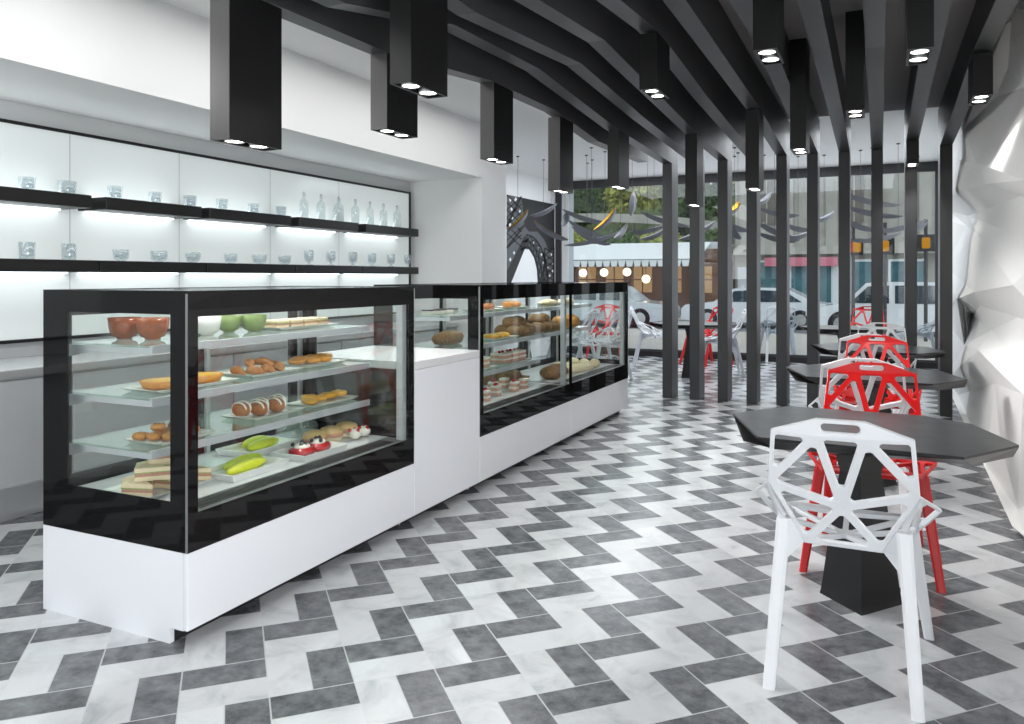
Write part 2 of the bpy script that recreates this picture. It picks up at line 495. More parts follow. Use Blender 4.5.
for k, xr in enumerate(beams):
    side = 'with no post, first from the bulkhead' if k == 0 else ORD[k - 1] + ' post from the display cases'
    lab = ('charcoal ceiling beam %s' % side) if k == 0 else ('charcoal ceiling beam turning down into the %s' % side)
    if k == 10: lab = 'charcoal ceiling beam turning down into the last post by the faceted wall'
    t = thing('portal_frame' if k else 'ceiling_beam', lab, 'beam', (xr - BW / 2, 8.2, 0 if k else 2.5), 0, 'charcoal beam and post frames')
    pr = prof[k]
    bb = B()
    poly = [(xr - BW, y, z) for y, z in pr] + [(xr - BW, 8.2 if k == 0 else 8.38, TOPZ)]
    if k: poly = [(xr - BW, y, z) for y, z in pr] + [(xr - BW, 8.40, pr[-1][1]), (xr - BW, 8.40, TOPZ)]
    poly += [(xr - BW, pr[0][0], TOPZ)]
    bb.prism(poly, (BW, 0, 0))
    obj('beam', bb, M['black_beam'], t, world=True)
    if k:
        pb = B(); pb.box((xr - BW, 8.12, 0), (xr, 8.40, pr[-1][1]))
        pb.bevel(.003, 1)
        obj('post', pb, M['black_beam'], t, world=True)

# ---------------------------------------------------------------- box spotlights
def beam_z(k, y):
    pr = prof[k]
    for (a, za), (c, zc) in zip(pr[:-1], pr[1:]):
        if a <= y <= c: return za + (zc - za) * (y - a) / (c - a)
    return pr[-1][1]

def lamp(label, xr, y0, zb, top, w=.10, l=.29, power=26):
    t = thing('box_spotlight', label, 'ceiling light', (xr - w / 2, y0 + l / 2, zb), 0, 'black box spotlights')
    h = top - zb
    hb = B()
    o_, i_ = (w / 2, l / 2), (w / 2 - .012, l / 2 - .012)
    # hollow box open at the bottom
    ring = lambda q, z: [(-q[0], -q[1], z), (q[0], -q[1], z), (q[0], q[1], z), (-q[0], q[1], z)]
    hb.loft([ring(i_, .035), ring(i_, 0), ring(o_, 0), ring(o_, h)], cap=True)
    obj('housing', hb, M['black_lac2'], t)
    for s in (-1, 1):
        rb = B(); r0 = w * .40
        rb.lathe([(r0, .034), (r0, .004), (r0 * .93, .002), (r0 * .86, .006), (r0 * .80, .034)], 20, (0, s * l * .23, 0))
        ro = obj('spot_ring', rb, M['steel'], t, smooth=True)
        lb = B(); lb.lathe([(r0 * .86, .0055), (r0 * .4, .0045), (.001, .004)], 20, (0, s * l * .23, 0))
        obj('lens', lb, M['spot'], ro)
    li = bpy.data.lights.new('spot_beam', 'SPOT')
    li.energy = power; li.spot_size = 1.9; li.spot_blend = .9; li.shadow_soft_size = .05; li.color = (1, .985, .96)
    lo = bpy.data.objects.new('spot_beam', li); C.objects.link(lo)
    lo.parent = t; lo.location = (0, 0, -.012)
    return t
M['black_lac2'] = mat('black_lamp_lacquer', (19, 19, 20), .38, var=.08, scale=7)
def hang(label, px, py, xr, k=None, w=.10, **kw):
    p = at_x(px, py, xr)
    top = min(beam_z(k, p.y + .29 * q_ / 6) for q_ in range(7)) - .001 if k is not None else TOPZ
    return lamp(label, xr, p.y, p.z, top, w, **kw)
hang('largest black box spotlight, nearest the left wall, above the front display case', 229.3, 138.5, -2.255, 0)
hang('black box spotlight hanging second along the outermost beam, right of the largest one', 387, 128.5, -2.255, 0)
hang('wide black box spotlight cut by the top edge, above the till counter', 411, 81.5, -1.685, 2)
hang('black box spotlight in front of the white pillar at the end of the lit recess', 494, 158, -2.255, 0)
hang('black box spotlight beside the tower mural, left of the green trees', 560, 190, -2.255, 0)
hang('black box spotlight in front of the cafe awning across the street', 619, 186, -1.97, 1)
hang('charcoal box spotlight high up, left of the taller one near the picture centre top', 657, 88, -1.115, 4)
hang('long box spotlight hanging lowest, in front of the second post', 697, 204.5, -1.4, 3, l=.26)
hang('long charcoal box spotlight in front of the fourth post', 759, 188, -.83, 5, l=.26)
hang('black box spotlight cut by the top edge, right of centre', 777, 47.5, -.42, w=.105)
hang('long box spotlight in front of the sixth post', 806, 148, -.44)
hang('box spotlight in front of the eighth post, between two beams', 864, 109, -.085)
hang('large black box spotlight at the top edge, near the faceted wall', 934, 46.5, .205)
hang('slim box spotlight in front of the ninth post', 919, 163, .31, 9)
hang('rightmost black box spotlight, close to the white faceted wall', 993, 94, .595, 10)
# ---------------------------------------------------------------- lit recess: panel, shelves, back counter
t = thing('glass_back_panel', 'backlit pale glass wall panel behind the two black shelves', 'wall panel', (XR, 5, .90))  # the panel's even glow is added in its material
XG = XR + .03
joints = [2.3, 3.28, 4.13, 5.07, 5.99, 7.20]
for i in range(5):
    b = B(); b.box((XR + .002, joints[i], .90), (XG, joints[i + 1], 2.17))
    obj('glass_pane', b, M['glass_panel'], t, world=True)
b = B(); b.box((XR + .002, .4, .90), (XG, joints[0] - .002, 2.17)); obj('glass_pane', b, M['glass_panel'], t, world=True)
fb = B()
fb.box((XR + .002, .4, 2.17), (XG + .012, 7.225, 2.19)); fb.box((XR + .002, 7.203, .88), (XG + .012, 7.225, 2.19)); fb.box((XR + .002, .4, .88), (XG + .012, 7.225, .90))
obj('frame', fb, M['shelf_black'], t, world=True)
for j in joints[:-1]:
    b = B(); b.box((XG, j - .002, .90), (XG + .001, j + .002, 2.17)); obj('panel_seam', b, M['seam'], t, world=True)

XS0, XS1 = XG + .002, -4.35
# upper shelf: five separate boxes with gaps; lower shelf one after another
up = [(.6, 3.233), (3.33, 4.09), (4.16, 5.02), (5.12, 5.93), (6.05, 6.97)]
names_up = ['black box shelf at the left end of the upper row', 'second black box shelf of the upper row from the left', 'middle black box shelf of the upper row',
            'black box shelf of the upper row under the first bottles', 'black box shelf at the right end of the upper row, under the last bottles']
for (ya, yb), lab in zip(up, names_up):
    t = thing('upper_shelf', lab, 'shelf', ((XS0 + XS1) / 2, (ya + yb) / 2, 1.69), 0, 'upper black shelves')
    b = B(); b.box((XS0, ya, 1.69), (XS1, yb, 1.768)); b.bevel(.003, 1)
    obj('board', b, M['shelf_black'], t, world=True)
    b = B(); b.box((XS0 + .012, ya + .04, 1.681), (XS0 + .035, yb - .04, 1.689)); obj('led_strip', b, M['led'], t, world=True)
    b = B(); b.box((XS0 + .004, ya + .04, 1.7685), (XS0 + .02, yb - .04, 1.776)); obj('led_strip', b, M['led'], t, world=True)
    area('led_uplight', (XS0 + .11, (ya + yb) / 2, 1.782), (PI, 0, 0), .05, yb - ya - .06, 0.7 * (yb - ya), (.96, .985, 1))
    area('led_light', (XS0 + .13, (ya + yb) / 2, 1.676), (0, 0, 0), .08, yb - ya - .06, 0.75 * (yb - ya), (.96, .985, 1))
low = [(.6, 3.28), (3.29, 4.13), (4.14, 5.07), (5.08, 5.99), (6.00, 6.97)]
names_lo = ['black shelf at the left end of the lower row', 'second black shelf of the lower row from the left', 'middle black shelf of the lower row',
            'black shelf of the lower row under the first tall glasses', 'black shelf at the right end of the lower row']
for (ya, yb), lab in zip(low, names_lo):
    t = thing('lower_shelf', lab, 'shelf', ((XS0 + XS1) / 2, (ya + yb) / 2, 1.30), 0, 'lower black shelves')
    b = B(); b.box((XS0, ya, 1.30), (XS1, yb, 1.372)); b.bevel(.003, 1)
    obj('board', b, M['shelf_black'], t, world=True)
    b = B(); b.box((XS0 + .012, ya + .04, 1.291), (XS0 + .035, yb - .04, 1.299)); obj('led_strip', b, M['led'], t, world=True)
    area('led_light', (XS0 + .13, (ya + yb) / 2, 1.286), (0, 0, 0), .08, yb - ya - .06, 0.75 * (yb - ya), (.96, .985, 1))

# back counter: separate cabinet units under one continuous steel worktop
ys = [.5, 1.7, 2.9, 4.1, 5.3, 6.4, 7.27]
labs = ['steel back cabinet unit nearest the camera, beyond the left edge', 'steel back cabinet unit at the left edge of the picture', 'steel back cabinet unit seen through the front display case',
        'steel back cabinet unit behind the right half of the front display case', 'steel back cabinet unit behind the till counter', 'steel back cabinet unit in the corner of the recess']
for i in range(6):
    if i == 0: continue
    t = thing('back_cabinet', labs[i], 'cabinet', ((-4.06 + XR) / 2, (ys[i] + ys[i + 1]) / 2, 0), 0, 'steel back cabinet units')
    b = B(); b.box((XR + .005, ys[i] + .002, .17), (-4.08, ys[i + 1] - .002, .745)); obj('body', b, M['grey_paint'], t, world=True)
    b = B(); b.box((-4.08, ys[i] + .006, .184), (-4.06, ys[i + 1] - .006, .735)); b.bevel(.003, 1); d = obj('door', b, M['grey_steel'], t, world=True)
    b = B(); b.box((XR + .005, ys[i] + .002, 0), (-4.115, ys[i + 1] - .002, .17)); obj('plinth', b, M['steel'], t, world=True)
b = B(); b.box((XR + .004, .5, .746), (-4.05, 7.275, .792)); b.bevel(.004, 1)
tag(obj('worktop', b, M['steel']), 'long pale steel worktop over the back cabinets in the lit recess', 'worktop')
b = B(); b.box((XR + .003, .5, .793), (XR + .02, 7.2, .879)); tag(obj('splashback', b, M['grey_steel']), 'low grey steel splashback between worktop and lit glass panel', 'splashback')

# ---------------------------------------------------------------- display cases
CX0, CX1 = -2.90, -2.142
def quad_frame(b, plane, lo, hi, ilo, ihi, off, th):
    """rectangular ring. plane 'x' -> (y,z) at x=off ; plane 'y' -> (x,z) at y=off"""
    def bx(a0, a1, z0, z1):
        if plane == 'x': b.box((off, a0, z0), (off + th, a1, z1))
        else: b.box((a0, off, z0), (a1, off + th, z1))
    bx(lo[0], hi[0], lo[1], ilo[1]); bx(lo[0], hi[0], ihi[1], hi[1])
    bx(lo[0], ilo[0], ilo[1], ihi[1]); bx(ihi[0], hi[0], ilo[1], ihi[1])

def show_case(label, ya, yb, ends, shelves, ledge_right=True, stile=True):
    t = thing('display_case', label, 'display case', ((CX0 + CX1) / 2, (ya + yb) / 2, 0), 0, 'glass food display cases')
    P = lambda n, b, m, par=None, **k: obj(n, b, m, par or t, world=True, **k)
    # white base: front panel floating over a recessed kick, full-height end panel with a notch
    b = B(); b.box((CX1 - .02, ya, .055), (CX1, yb, .322)); b.bevel(.003, 1); P('front_panel', b, M['white_lac'])
    b = B(); b.box((CX1 - .10, ya + .02, 0), (CX1 - .085, yb - .01, .30)); P('kick_plate', b, M['black_lac'])
    if 'L' in ends:
        b = B(); b.prism([(CX0, ya, 0), (CX1 - .085, ya, 0), (CX1 - .085, ya, .055), (CX1 - .02, ya, .055), (CX1 - .02, ya, .322), (CX0, ya, .322)], (0, .02, 0)); P('end_panel', b, M['white_lac'])
    if 'R' in ends:
        b = B(); b.prism([(CX0, yb - .02, 0), (CX1 - .085, yb - .02, 0), (CX1 - .085, yb - .02, .055), (CX1 - .02, yb - .02, .055), (CX1 - .02, yb - .02, .322), (CX0, yb - .02, .322)], (0, .02, 0)); P('end_panel', b, M['white_lac'])
    b = B(); b.box((CX0, ya + .02, .05), (CX0 + .02, yb - .02, .322)); P('back_panel', b, M['black_lac'])
    b = B(); b.box((CX0 + .02, ya + .025, .30), (CX1 - .025, yb - .025, .322)); P('base_floor', b, M['black_lac'])
    z0, z1 = .323, 1.212
    # front: printed black border and clear pane
    il, ir = (.046 if 'L' in ends else .02), (.046 if 'R' in ends else .02)
    b = B(); quad_frame(b, 'x', (ya + .002, z0), (yb - .002, z1), (ya + il, .452), (yb - ir, 1.132), CX1 - .008, .008); fr = P('front_border', b, M['black_glass'])
    b = B(); b.box((CX1 - .007, ya + il, .452), (CX1 - .001, yb - ir, 1.132)); P('front_glass', b, M['clear'], fr)
    if 'L' in ends:
        b = B(); quad_frame(b, 'y', (CX0, z0), (CX1 - .01, z1), (CX0 + .138, .49), (CX1 - .082, 1.14), ya, .008); fr = P('end_border', b, M['black_glass'])
        b = B(); b.box((CX0 + .138, ya + .001, .49), (CX1 - .082, ya + .007, 1.14)); P('end_glass', b, M['clear'], fr)
        b = B(); b.box((CX1 - .0095, ya - .0005, z0), (CX1 + .0005, ya + .001, z1)); P('corner_trim', b, M['grille'])
    if 'R' in ends:
        b = B(); quad_frame(b, 'y', (CX0, z0), (CX1 - .01, z1), (CX0 + .138, .49), (CX1 - .05, 1.14), yb - .008, .008); fr = P('end_border', b, M['black_glass'])
        b = B(); b.box((CX0 + .138, yb - .007, .49), (CX1 - .05, yb - .001, 1.14)); P('end_glass', b, M['clear'], fr)
        b = B(); b.box((CX1 - .0095, yb - .003, z0), (CX1 + .001, yb + .001, z1)); P('corner_trim', b, M['steel'])
    # top
    b = B()
    for lo, hi in (((CX0, ya, z1), (CX0 + .09, yb, z1 + .01)), ((CX1 - .07, ya, z1), (CX1, yb, z1 + .01)), ((CX0 + .09, ya, z1), (CX1 - .07, ya + .05, z1 + .01)), ((CX0 + .09, yb - .05, z1), (CX1 - .07, yb, z1 + .01))): b.box(lo, hi)
    tp = P('top_border', b, M['black_glass'])
    b = B(); b.box((CX0 + .09, ya + .05, z1 + .001), (CX1 - .07, yb - .05, z1 + .009)); P('top_glass', b, M['clear'], tp)
    # rear: black frame with sliding glass doors
    xr0, xr1 = CX0 + .012, CX0 + .04
    b = B(); quad_frame(b, 'x', (ya + .01, z0), (yb - .01, z1), (ya + .06, .47), (yb - .075, 1.15), CX0 + .002, .028); P('rear_frame', b, M['black_lac'])
    ym = (ya + yb) / 2 + .03
    for (da, db, dx) in ((ya + .06, ym + .035, .031), (ym - .035, yb - .075, .040)):
        b = B(); quad_frame(b, 'x', (da, .47), (db, 1.15), (da + .03, .50), (db - .03, 1.12), CX0 + dx, .008); dd = P('sliding_door', b, M['black_lac'])
        b = B(); b.box((CX0 + dx + .002, da + .03, .50), (CX0 + dx + .006, db - .03, 1.12)); P('door_glass', b, M['clear'], dd)
    # deck and its perforated front grille
    b = B(); b.box((CX0 + .05, ya + .02, .435), (-2.29, yb - .02, .45)); P('deck', b, M['white_top'])
    b = B(); b.prism([(-2.288, ya + .02, .45), (-2.165, ya + .02, .446), (-2.165, ya + .02, .436), (-2.288, ya + .02, .436)], (0, yb - ya - .04, 0)); gr = P('vent_grille', b, M['grille'])
    n = int((yb - ya - .2) / .014)
    b = B()
    for i in range(n):
        y = ya + .1 + i * .014
        b.box((-2.275, y, .4495), (-2.185, y + .006, .4515))
    P('vent_slots', b, M['black_lac'], gr)
    # L-shaped pale light profile inside the right end
    if ledge_right:
        b = B(); b.box((-2.2, yb - .075, .452), (-2.165, yb - .04, 1.15)); P('light_profile', b, M['alu'])
    # shelf posts and shelves
    b = B()
    for y in (ya + .035, (ya + yb) / 2 + .02, yb - .055):
        b.box((CX0 + .052, y, .45), (CX0 + .07, y + .02, 1.14))
    P('shelf_posts', b, M['steel'])
    for z, s0, s1 in shelves:
        b = B(); b.box((CX0 + .075, s0, z - .008), (-2.385, s1, z)); sh = P('shelf', b, M['shelf_glass'])
        b = B(); b.box((-2.384, s0, z - .028), (-2.372, s1, z + .001)); P('price_rail', b, M['alu'], sh)
        for y in (s0 + .003, s1 - .009):
            b = B(); b.prism([(CX0 + .075, y, z - .009), (-2.386, y, z - .009), (-2.386, y, z - .03), (CX0 + .2, y, z - .03), (CX0 + .075, y, z - .055)], (0, .006, 0)); P('bracket', b, M['alu'], sh)
    return t
show_case('nearest glass display case, tallest in the picture, with terracotta bowls inside', 1.95, 3.39, 'LR', [(1.02, 2.0, 3.33), (.83, 2.0, 3.33), (.64, 2.0, 3.33)])
show_case('middle glass display case with cake slices, right of the till counter', 4.112, 5.62, 'L', [(1.03, 4.16, 5.60), (.825, 4.16, 5.60), (.638, 4.16, 5.56)])
show_case('far glass display case at the end of the counter, with baguettes', 5.622, 7.12, 'R', [(1.03, 5.64, 6.75), (.825, 5.64, 6.75)])

# till counter between the cases
t = thing('service_counter', 'low white till counter between the front and middle display cases', 'counter', ((CX0 + CX1) / 2, 3.75, 0))
b = B(); b.box((CX1 - .02, 3.392, .055), (CX1, 4.110, .795)); b.bevel(.003, 1); obj('front_panel', b, M['white_lac'], t, world=True)
b = B(); b.box((CX0 + .01, 3.394, .05), (CX1 - .022, 4.108, .795)); obj('body', b, M['black_lac'], t, world=True)
b = B(); b.box((CX1 - .10, 3.394, 0), (CX1 - .085, 4.108, .05)); obj('kick_plate', b, M['black_lac'], t, world=True)
b = B(); b.box((CX0, 3.392, .796), (CX1, 4.110, .838)); b.bevel(.003, 1); obj('worktop', b, M['white_top'], t, world=True)

# ---------------------------------------------------------------- glassware on the wall shelves
def wall_item(name, px, z, prof, material, label, cat, group, x=-4.47, sm=True):
    d = ray(px, HY); y = x * d[1] / d[0]
    b = B(); b.lathe(prof, 18)
    o = obj(name, b, material, smooth=sm)
    o.location = (x, y, z)
    return tag(o, label, cat, group)
def tum(r, h): return [(r * .82, 0), (r * .92, h * .2), (r, h), (r * .9, h), (r * .8, h * .22), (.002, h * .16)]
def bowl(r, h, foot=.45): return [(r * foot, 0), (r * foot * .97, h * .06), (r * .72, h * .13), (r * .88, h * .32), (r * .96, h * .58), (r, h), (r * .94, h), (r * .90, h * .65), (r * .6, h * .3), (.002, h * .2)]
ZU, ZL = 1.7685, 1.3725
ups = [27, 67, 115, 155, 190, 222, 253.5, 281]
for i, px in enumerate(ups):
    wide = i in (1,)
    wall_item('glass_tumbler', px, ZU, tum(.052 if wide else (.045 if i % 2 == 0 else .043), .078 + .004 * (i % 3)), M['tumbler'],
              '%s clear glass tumbler from the left on the upper black shelf' % ORD[i], 'glass', 'glasses on the upper shelf')
for i, px in enumerate([304, 321, 338.6, 355.4, 370, 383.5, 397]):
    h = .235
    r = .038 if i != 2 else .046
    pr = [(r, 0), (r, .13), (r * .85, .155), (r * .35, .175), (r * .32, .205), (r * .42, .207), (r * .42, .213), (r * .2, .213), (.002, .21)]
    o = wall_item('bottle', px, ZU, pr, M['bottle'], '%s clear glass bottle from the left on the upper black shelf' % ORD[i], 'bottle', 'bottles on the upper shelf')
    b = B(); b.lathe([(.008, .2135), (.013, .222), (.008, .233), (.002, .235)], 10); obj('stopper', b, M['steel'], o, smooth=True)
lows = [(27, 't'), (69, 't'), (121, 'b'), (159, 'b'), (193, 'b'), (227, 'b'), (237, None), (259.5, 'b'), (284.7, 'b')]
lows = [(27, 't'), (69, 't'), (121, 'b'), (159, 'b'), (193, 'b'), (231, 'b'), (259.5, 'b'), (284.7, 'b')]
for i, (px, k) in enumerate(lows):
    if k == 't': wall_item('glass_tumbler', px, ZL, tum(.044, .10), M['tumbler'], '%s clear straight tumbler from the left on the lower black shelf' % ORD[i], 'glass', 'glasses on the lower shelf')
    else: wall_item('glass_bowl', px, ZL, bowl(.058 - .004 * (i % 3), .075), M['tumbler'], '%s round glass bowl from the left on the lower black shelf' % ORD[i - 2], 'bowl', 'bowls on the lower shelf')
for i, px in enumerate([309, 331, 353, 372, 391, 408]):
    wall_item('stemmed_glass', px, ZL, [(.034, 0), (.034, .004), (.012, .012), (.012, .022), (.036, .04), (.042, .075), (.041, .13), (.038, .13), (.036, .06), (.002, .035)], M['tumbler'],
              '%s tall footed glass from the left at the right end of the lower black shelf' % ORD[i], 'glass', 'footed glasses on the lower shelf')
# ---------------------------------------------------------------- food
FM = dict(
    terracotta=mat('terracotta_glaze', (164, 84, 42), .25, var=.55, scale=45),
    green=mat('olive_green_glaze', (128, 152, 84), .3, var=.2, scale=14),
    crust=mat('golden_crust', (206, 140, 62), .55, var=.35, scale=84, bump=.4),
    brown=mat('baked_brown_crust', (170, 108, 60), .55, var=.75, scale=90, bump=.5),
    darkbread=mat('dark_rye_crust', (146, 108, 74), .75, var=.7, scale=78, bump=.6),
    palebread=mat('pale_bread', (238, 220, 184), .7, var=.12, scale=90, bump=.3),
    filling=mat('meat_filling', (196, 140, 118), .6, var=.3, scale=120),
    lettuce=mat('lettuce', (150, 176, 90), .6, var=.3, scale=90),
    custard=mat('yellow_custard', (226, 166, 56), .35, var=.15, scale=72),
    lime=mat('lime_icing', (206, 214, 40), .35, var=.08, scale=54),
    sugar=mat('icing_sugar', (240, 236, 228), .6, var=.03, scale=90),
    red=mat('red_berry_glaze', (188, 26, 34), .2, var=.25, scale=72),
    berry=mat('dark_berry', (40, 26, 40), .3, var=.2, scale=72),
    cream=mat('cream', (244, 240, 230), .5, var=.03, scale=72),
    sponge=mat('pink_sponge', (216, 170, 150), .7, var=.15, scale=120),
    bun=mat('toasted_bun', (222, 184, 128), .5, var=.25, scale=90),
    film=pane_mat('cling_film', (235, 240, 240), 1.0, .12, .08, 1.6),
    basket=mat('woven_basket', (150, 122, 88), .7, var=.3, scale=60, bump=.6),
)
def on(px, py, z, dx=0, dy=0):
    p = at_z(px, py, z); return (p.x + dx, p.y + dy, z)
def plate(label, loc, lx, ly, rz=0.0, square=True, h=.014, group='plates in the display cases'):
    b = B()
    if square:
        ring = lambda sx, sy, z: [(-sx, -sy, z), (sx, -sy, z), (sx, sy, z), (-sx, sy, z)]
        b.loft([ring(lx * .42, ly * .42, 0), ring(lx * .5, ly * .5, h), ring(lx * .48, ly * .48, h), ring(lx * .41, ly * .41, h * .45)])
        b.bevel(.003, 1)
    else:
        n = 28
        ring = lambda k, z: [(lx * .5 * k * math.cos(2 * PI * i / n), ly * .5 * k * math.sin(2 * PI * i / n), z) for i in range(n)]
        b.loft([ring(.6, 0), ring(1, h), ring(.96, h), ring(.62, h * .4)])
    o = obj('plate', b, M['porcelain'], smooth=not square)
    o.location = loc; o.rotation_euler = (0, 0, rz)
    return tag(o, label, 'plate', group)
def lump(name, loc, rad, material, label, cat, group, rz=0, seed=0, rough=.12, tilt=0, seg=16):
    b = B()
    b.ball((0, 0, 0), rad, seg, 10)
    r_ = random.Random(seed)
    ph = [r_.uniform(0, 6) for _ in range(6)]
    m_ = min(rad)
    for v in b.bm.verts:
        q = v.co
        k = 1 + rough * (math.sin(q.x / m_ * 2.1 + ph[0]) * math.sin(q.y / m_ * 2.3 + ph[1]) + .5 * math.sin(q.z / m_ * 4 + ph[2]))
        v.co = q * k
        if v.co.z < -rad[2] * .7: v.co.z = -rad[2] * .7
    o = obj(name, b, material, smooth=True)
    o.location = (loc[0], loc[1], loc[2] + rad[2] * .7); o.rotation_euler = (tilt, 0, rz)
    return tag(o, label, cat, group)

def crescent(loc, l, r, material, label, cat, group, rz=0, seed=0, bend=.5):
    r_ = random.Random(seed)
    b = B(); rings = []; n = 17; k = 12
    for i in range(n):
        t_ = i / (n - 1.0) - .5
        a = t_ * bend * 2
        cx, cy_ = (1 - math.cos(a)) * l / (2 * bend) , math.sin(a) * l / (2 * bend)
        rr = r * max(.12, math.cos(t_ * PI) ** .6) * (1 + (.10 if i % 3 == 0 else -.05))
        rings.append([(cx + rr * math.cos(2 * PI * j / k) * math.cos(a), cy_ + rr * math.cos(2 * PI * j / k) * math.sin(-a), rr * (math.sin(2 * PI * j / k) * .8 + .72)) for j in range(k)])
    b.loft(rings)
    for v in b.bm.verts: v.co.z = max(0, v.co.z)
    o = obj('croissant', b, material, smooth=True)
    o.location = loc; o.rotation_euler = (0, 0, rz)
    return tag(o, label, cat, group)

# bowls
def food_bowl(loc, r, h, m, label):
    b = B(); b.lathe(bowl(r, h, .48), 26)
    o = obj('bowl', b, m, smooth=True); o.location = loc
    return tag(o, label, 'bowl', 'bowls on the top glass shelf')
Z1, Z2, Z3, ZD = 1.0215, .8315, .6415, .4512
food_bowl(on(124.5, 338.5, Z1), .062, .085, FM['terracotta'], 'left terracotta bowl on the top glass shelf')
food_bowl(on(151, 339, Z1, .01, .0), .062, .085, FM['terracotta'], 'right terracotta bowl on the top glass shelf')
food_bowl(on(207, 335, Z1), .058, .08, M['porcelain'], 'white bowl left of the two green bowls')
food_bowl(on(229, 332, Z1), .054, .075, FM['green'], 'green bowl next to the white bowl')
food_bowl(on(252, 331, Z1, .01), .058, .075, FM['green'], 'green bowl next to the sandwich platter')

# sandwich bars on the top shelf
p = on(302, 327, Z1); p = (-2.6, 3.02, Z1)
plate('long white plate under the sandwich bars on the top glass shelf', p, .20, .44)
def layered(loc, sx, sy, layers, label, cat, group, rz=0, tri=False):
    """layers: (material, thickness)"""
    t = thing('sandwich' if cat == 'sandwich' else 'cake_slice', label, cat, loc, rz, group)
    z = 0
    for nm, m, h in layers:
        b = B()
        e = random.uniform(-.003, .003)
        if tri: b.prism([(-sx / 2 + e, -sy / 2, z), (sx / 2, -sy / 2 + e, z), (-sx / 2 + e, sy / 2, z)], (0, 0, h))
        else: b.box((-sx / 2 + e, -sy / 2 + e, z), (sx / 2 + e, sy / 2 + e, z + h))
        b.bevel(min(.003, h * .3), 1)
        obj(nm, b, m, t); z += h
    return t
SW = [('bread', FM['palebread'], .013), ('filling', FM['filling'], .007), ('lettuce', FM['lettuce'], .003), ('bread', FM['palebread'], .013)]
pos6 = ['nearest', 'second', 'third', 'fourth', 'fifth', 'farthest']
for i in range(4):
    layered((p[0] + .01, p[1] - .15 + i * .098, p[2] + .009), .11, .085, SW, '%s flat sandwich on the long plate of the top glass shelf' % ['first', 'second', 'third', 'fourth'][i], 'sandwich', 'sandwiches on the top shelf')

# tarts, shelf two
pl = on(182, 388, Z2, -.02, .02)
pl = (-2.53, 2.28, Z2)
plate('white plate under the two round yellow tarts', pl, .2, .42)
for i, (dy, l) in enumerate(((-.1, 'left round yellow tart, behind the black corner of the front case'), (.1, 'right round yellow tart, showing its rim right of the black corner'))):
    t = thing('tart', l, 'tart', (pl[0], pl[1] + dy, pl[2] + .008), 0, 'round yellow tarts')
    b = B(); b.lathe([(.066, 0), (.082, .03), (.079, .032), (.076, .026), (.002, .026)], 36)
    for v in b.bm.verts:
        a = math.atan2(v.co.y, v.co.x); rr = math.hypot(v.co.x, v.co.y)
        if rr > .06: v.co.x *= 1 + .02 * math.cos(18 * a); v.co.y *= 1 + .02 * math.cos(18 * a)
    obj('pastry_shell', b, FM['crust'], t, smooth=True)
    b = B(); b.lathe([(.075, .0265), (.07, .031), (.002, .033)], 28); obj('custard', b, FM['custard'], t, smooth=True)

def pile(prefix, name, cat, group, center, n, rad, m, labels, spread, seed, rz0=0, levels=(1,)):
    r_ = random.Random(seed)
    k = 0
    for i in range(n):
        u_ = (i + .5) / n - .5
        loc = (center[0] + r_.uniform(-.5, .5) * spread[0], center[1] + u_ * spread[1], center[2] + (i % 2) * rad[2] * .55 + .004)
        lump(name, loc, (rad[0] * r_.uniform(.85, 1.1), rad[1] * r_.uniform(.9, 1.1), rad[2]), m, labels % pos6[i] if '%s' in labels else labels, cat, group, rz0 + r_.uniform(-.7, .7), seed * 10 + i)
c = (-2.545, 2.74, Z2)
plate('white plate under the flaky brown pastries of the second glass shelf', c, .2, .34)
for i in range(7):
    crescent((c[0] + (.03 if i % 2 else -.035), c[1] - .12 + .04 * i, c[2] + .008 + (.024 if i in (2, 4) else 0)), .12, .023, FM['brown'], '%s flaky brown croissant from the left on the second glass shelf' % ORD[i], 'croissant', 'flaky croissants on the second shelf', 1.2 + .5 * math.sin(i * 2.1), i)
c = (-2.57, 3.12, Z2)
plate('white plate under the brown cookies at the right of the second glass shelf', c, .2, .32)
pile('', 'cookie', 'cookie', 'cookies on the second shelf', (c[0], c[1], c[2] + .008), 6, (.046, .040, .017), FM['crust'], '%s brown cookie on the second glass shelf', (.06, .24), 4)
# shelf three
c = (-2.50, 2.20, Z3)
plate('white plate under the golden nuggets of the third glass shelf', c, .2, .28)
for i in range(11):
    b = B(); b.box((-.026, -.022, 0), (.026, .022, .026)); b.bevel(.006, 2)
    o = obj('pastry', b, FM['crust'], smooth=True)
    o.location = (c[0] + ((i * 7) % 5 - 2) * .026, c[1] - .10 + .02 * i, c[2] + .009 + (.027 if i in (3, 6, 8) else 0)); o.rotation_euler = (0, 0, i * 1.3)
    tag(o, '%s golden pastry nugget from the left on the third glass shelf' % ORD[i], 'pastry', 'golden nuggets on the third shelf')
c = (-2.55, 2.76, Z3)
plate('white plate under the glazed croissant buns', c, .2, .34)
for i in range(5):
    t = thing('bun', '%s glazed bun from the left, dusted with sugar, on the third glass shelf' % ORD[i], 'bun', (c[0] + ((i % 2) - .5) * .05, c[1] - .115 + .056 * i, c[2] + .009), 0, 'glazed buns')
    b = B(); b.ball((0, 0, .03), (.046, .036, .034), 16, 10)
    for v in b.bm.verts:
        v.co.x *= 1 + .08 * math.sin(v.co.y * 260)
        v.co.z = max(v.co.z, .002)
    obj('dough', b, FM['brown'], t, smooth=True)
    b = B(); b.ball((0, .012, .036), (.047, .011, .032), 14, 8); b.ball((0, -.014, .036), (.044, .008, .029), 14, 8)
    obj('sugar_dusting', b, FM['sugar'], t, smooth=True)
c = (-2.53, 3.15, Z3)
plate('white plate under the orange biscuits at the right of the third glass shelf', c, .18, .36)
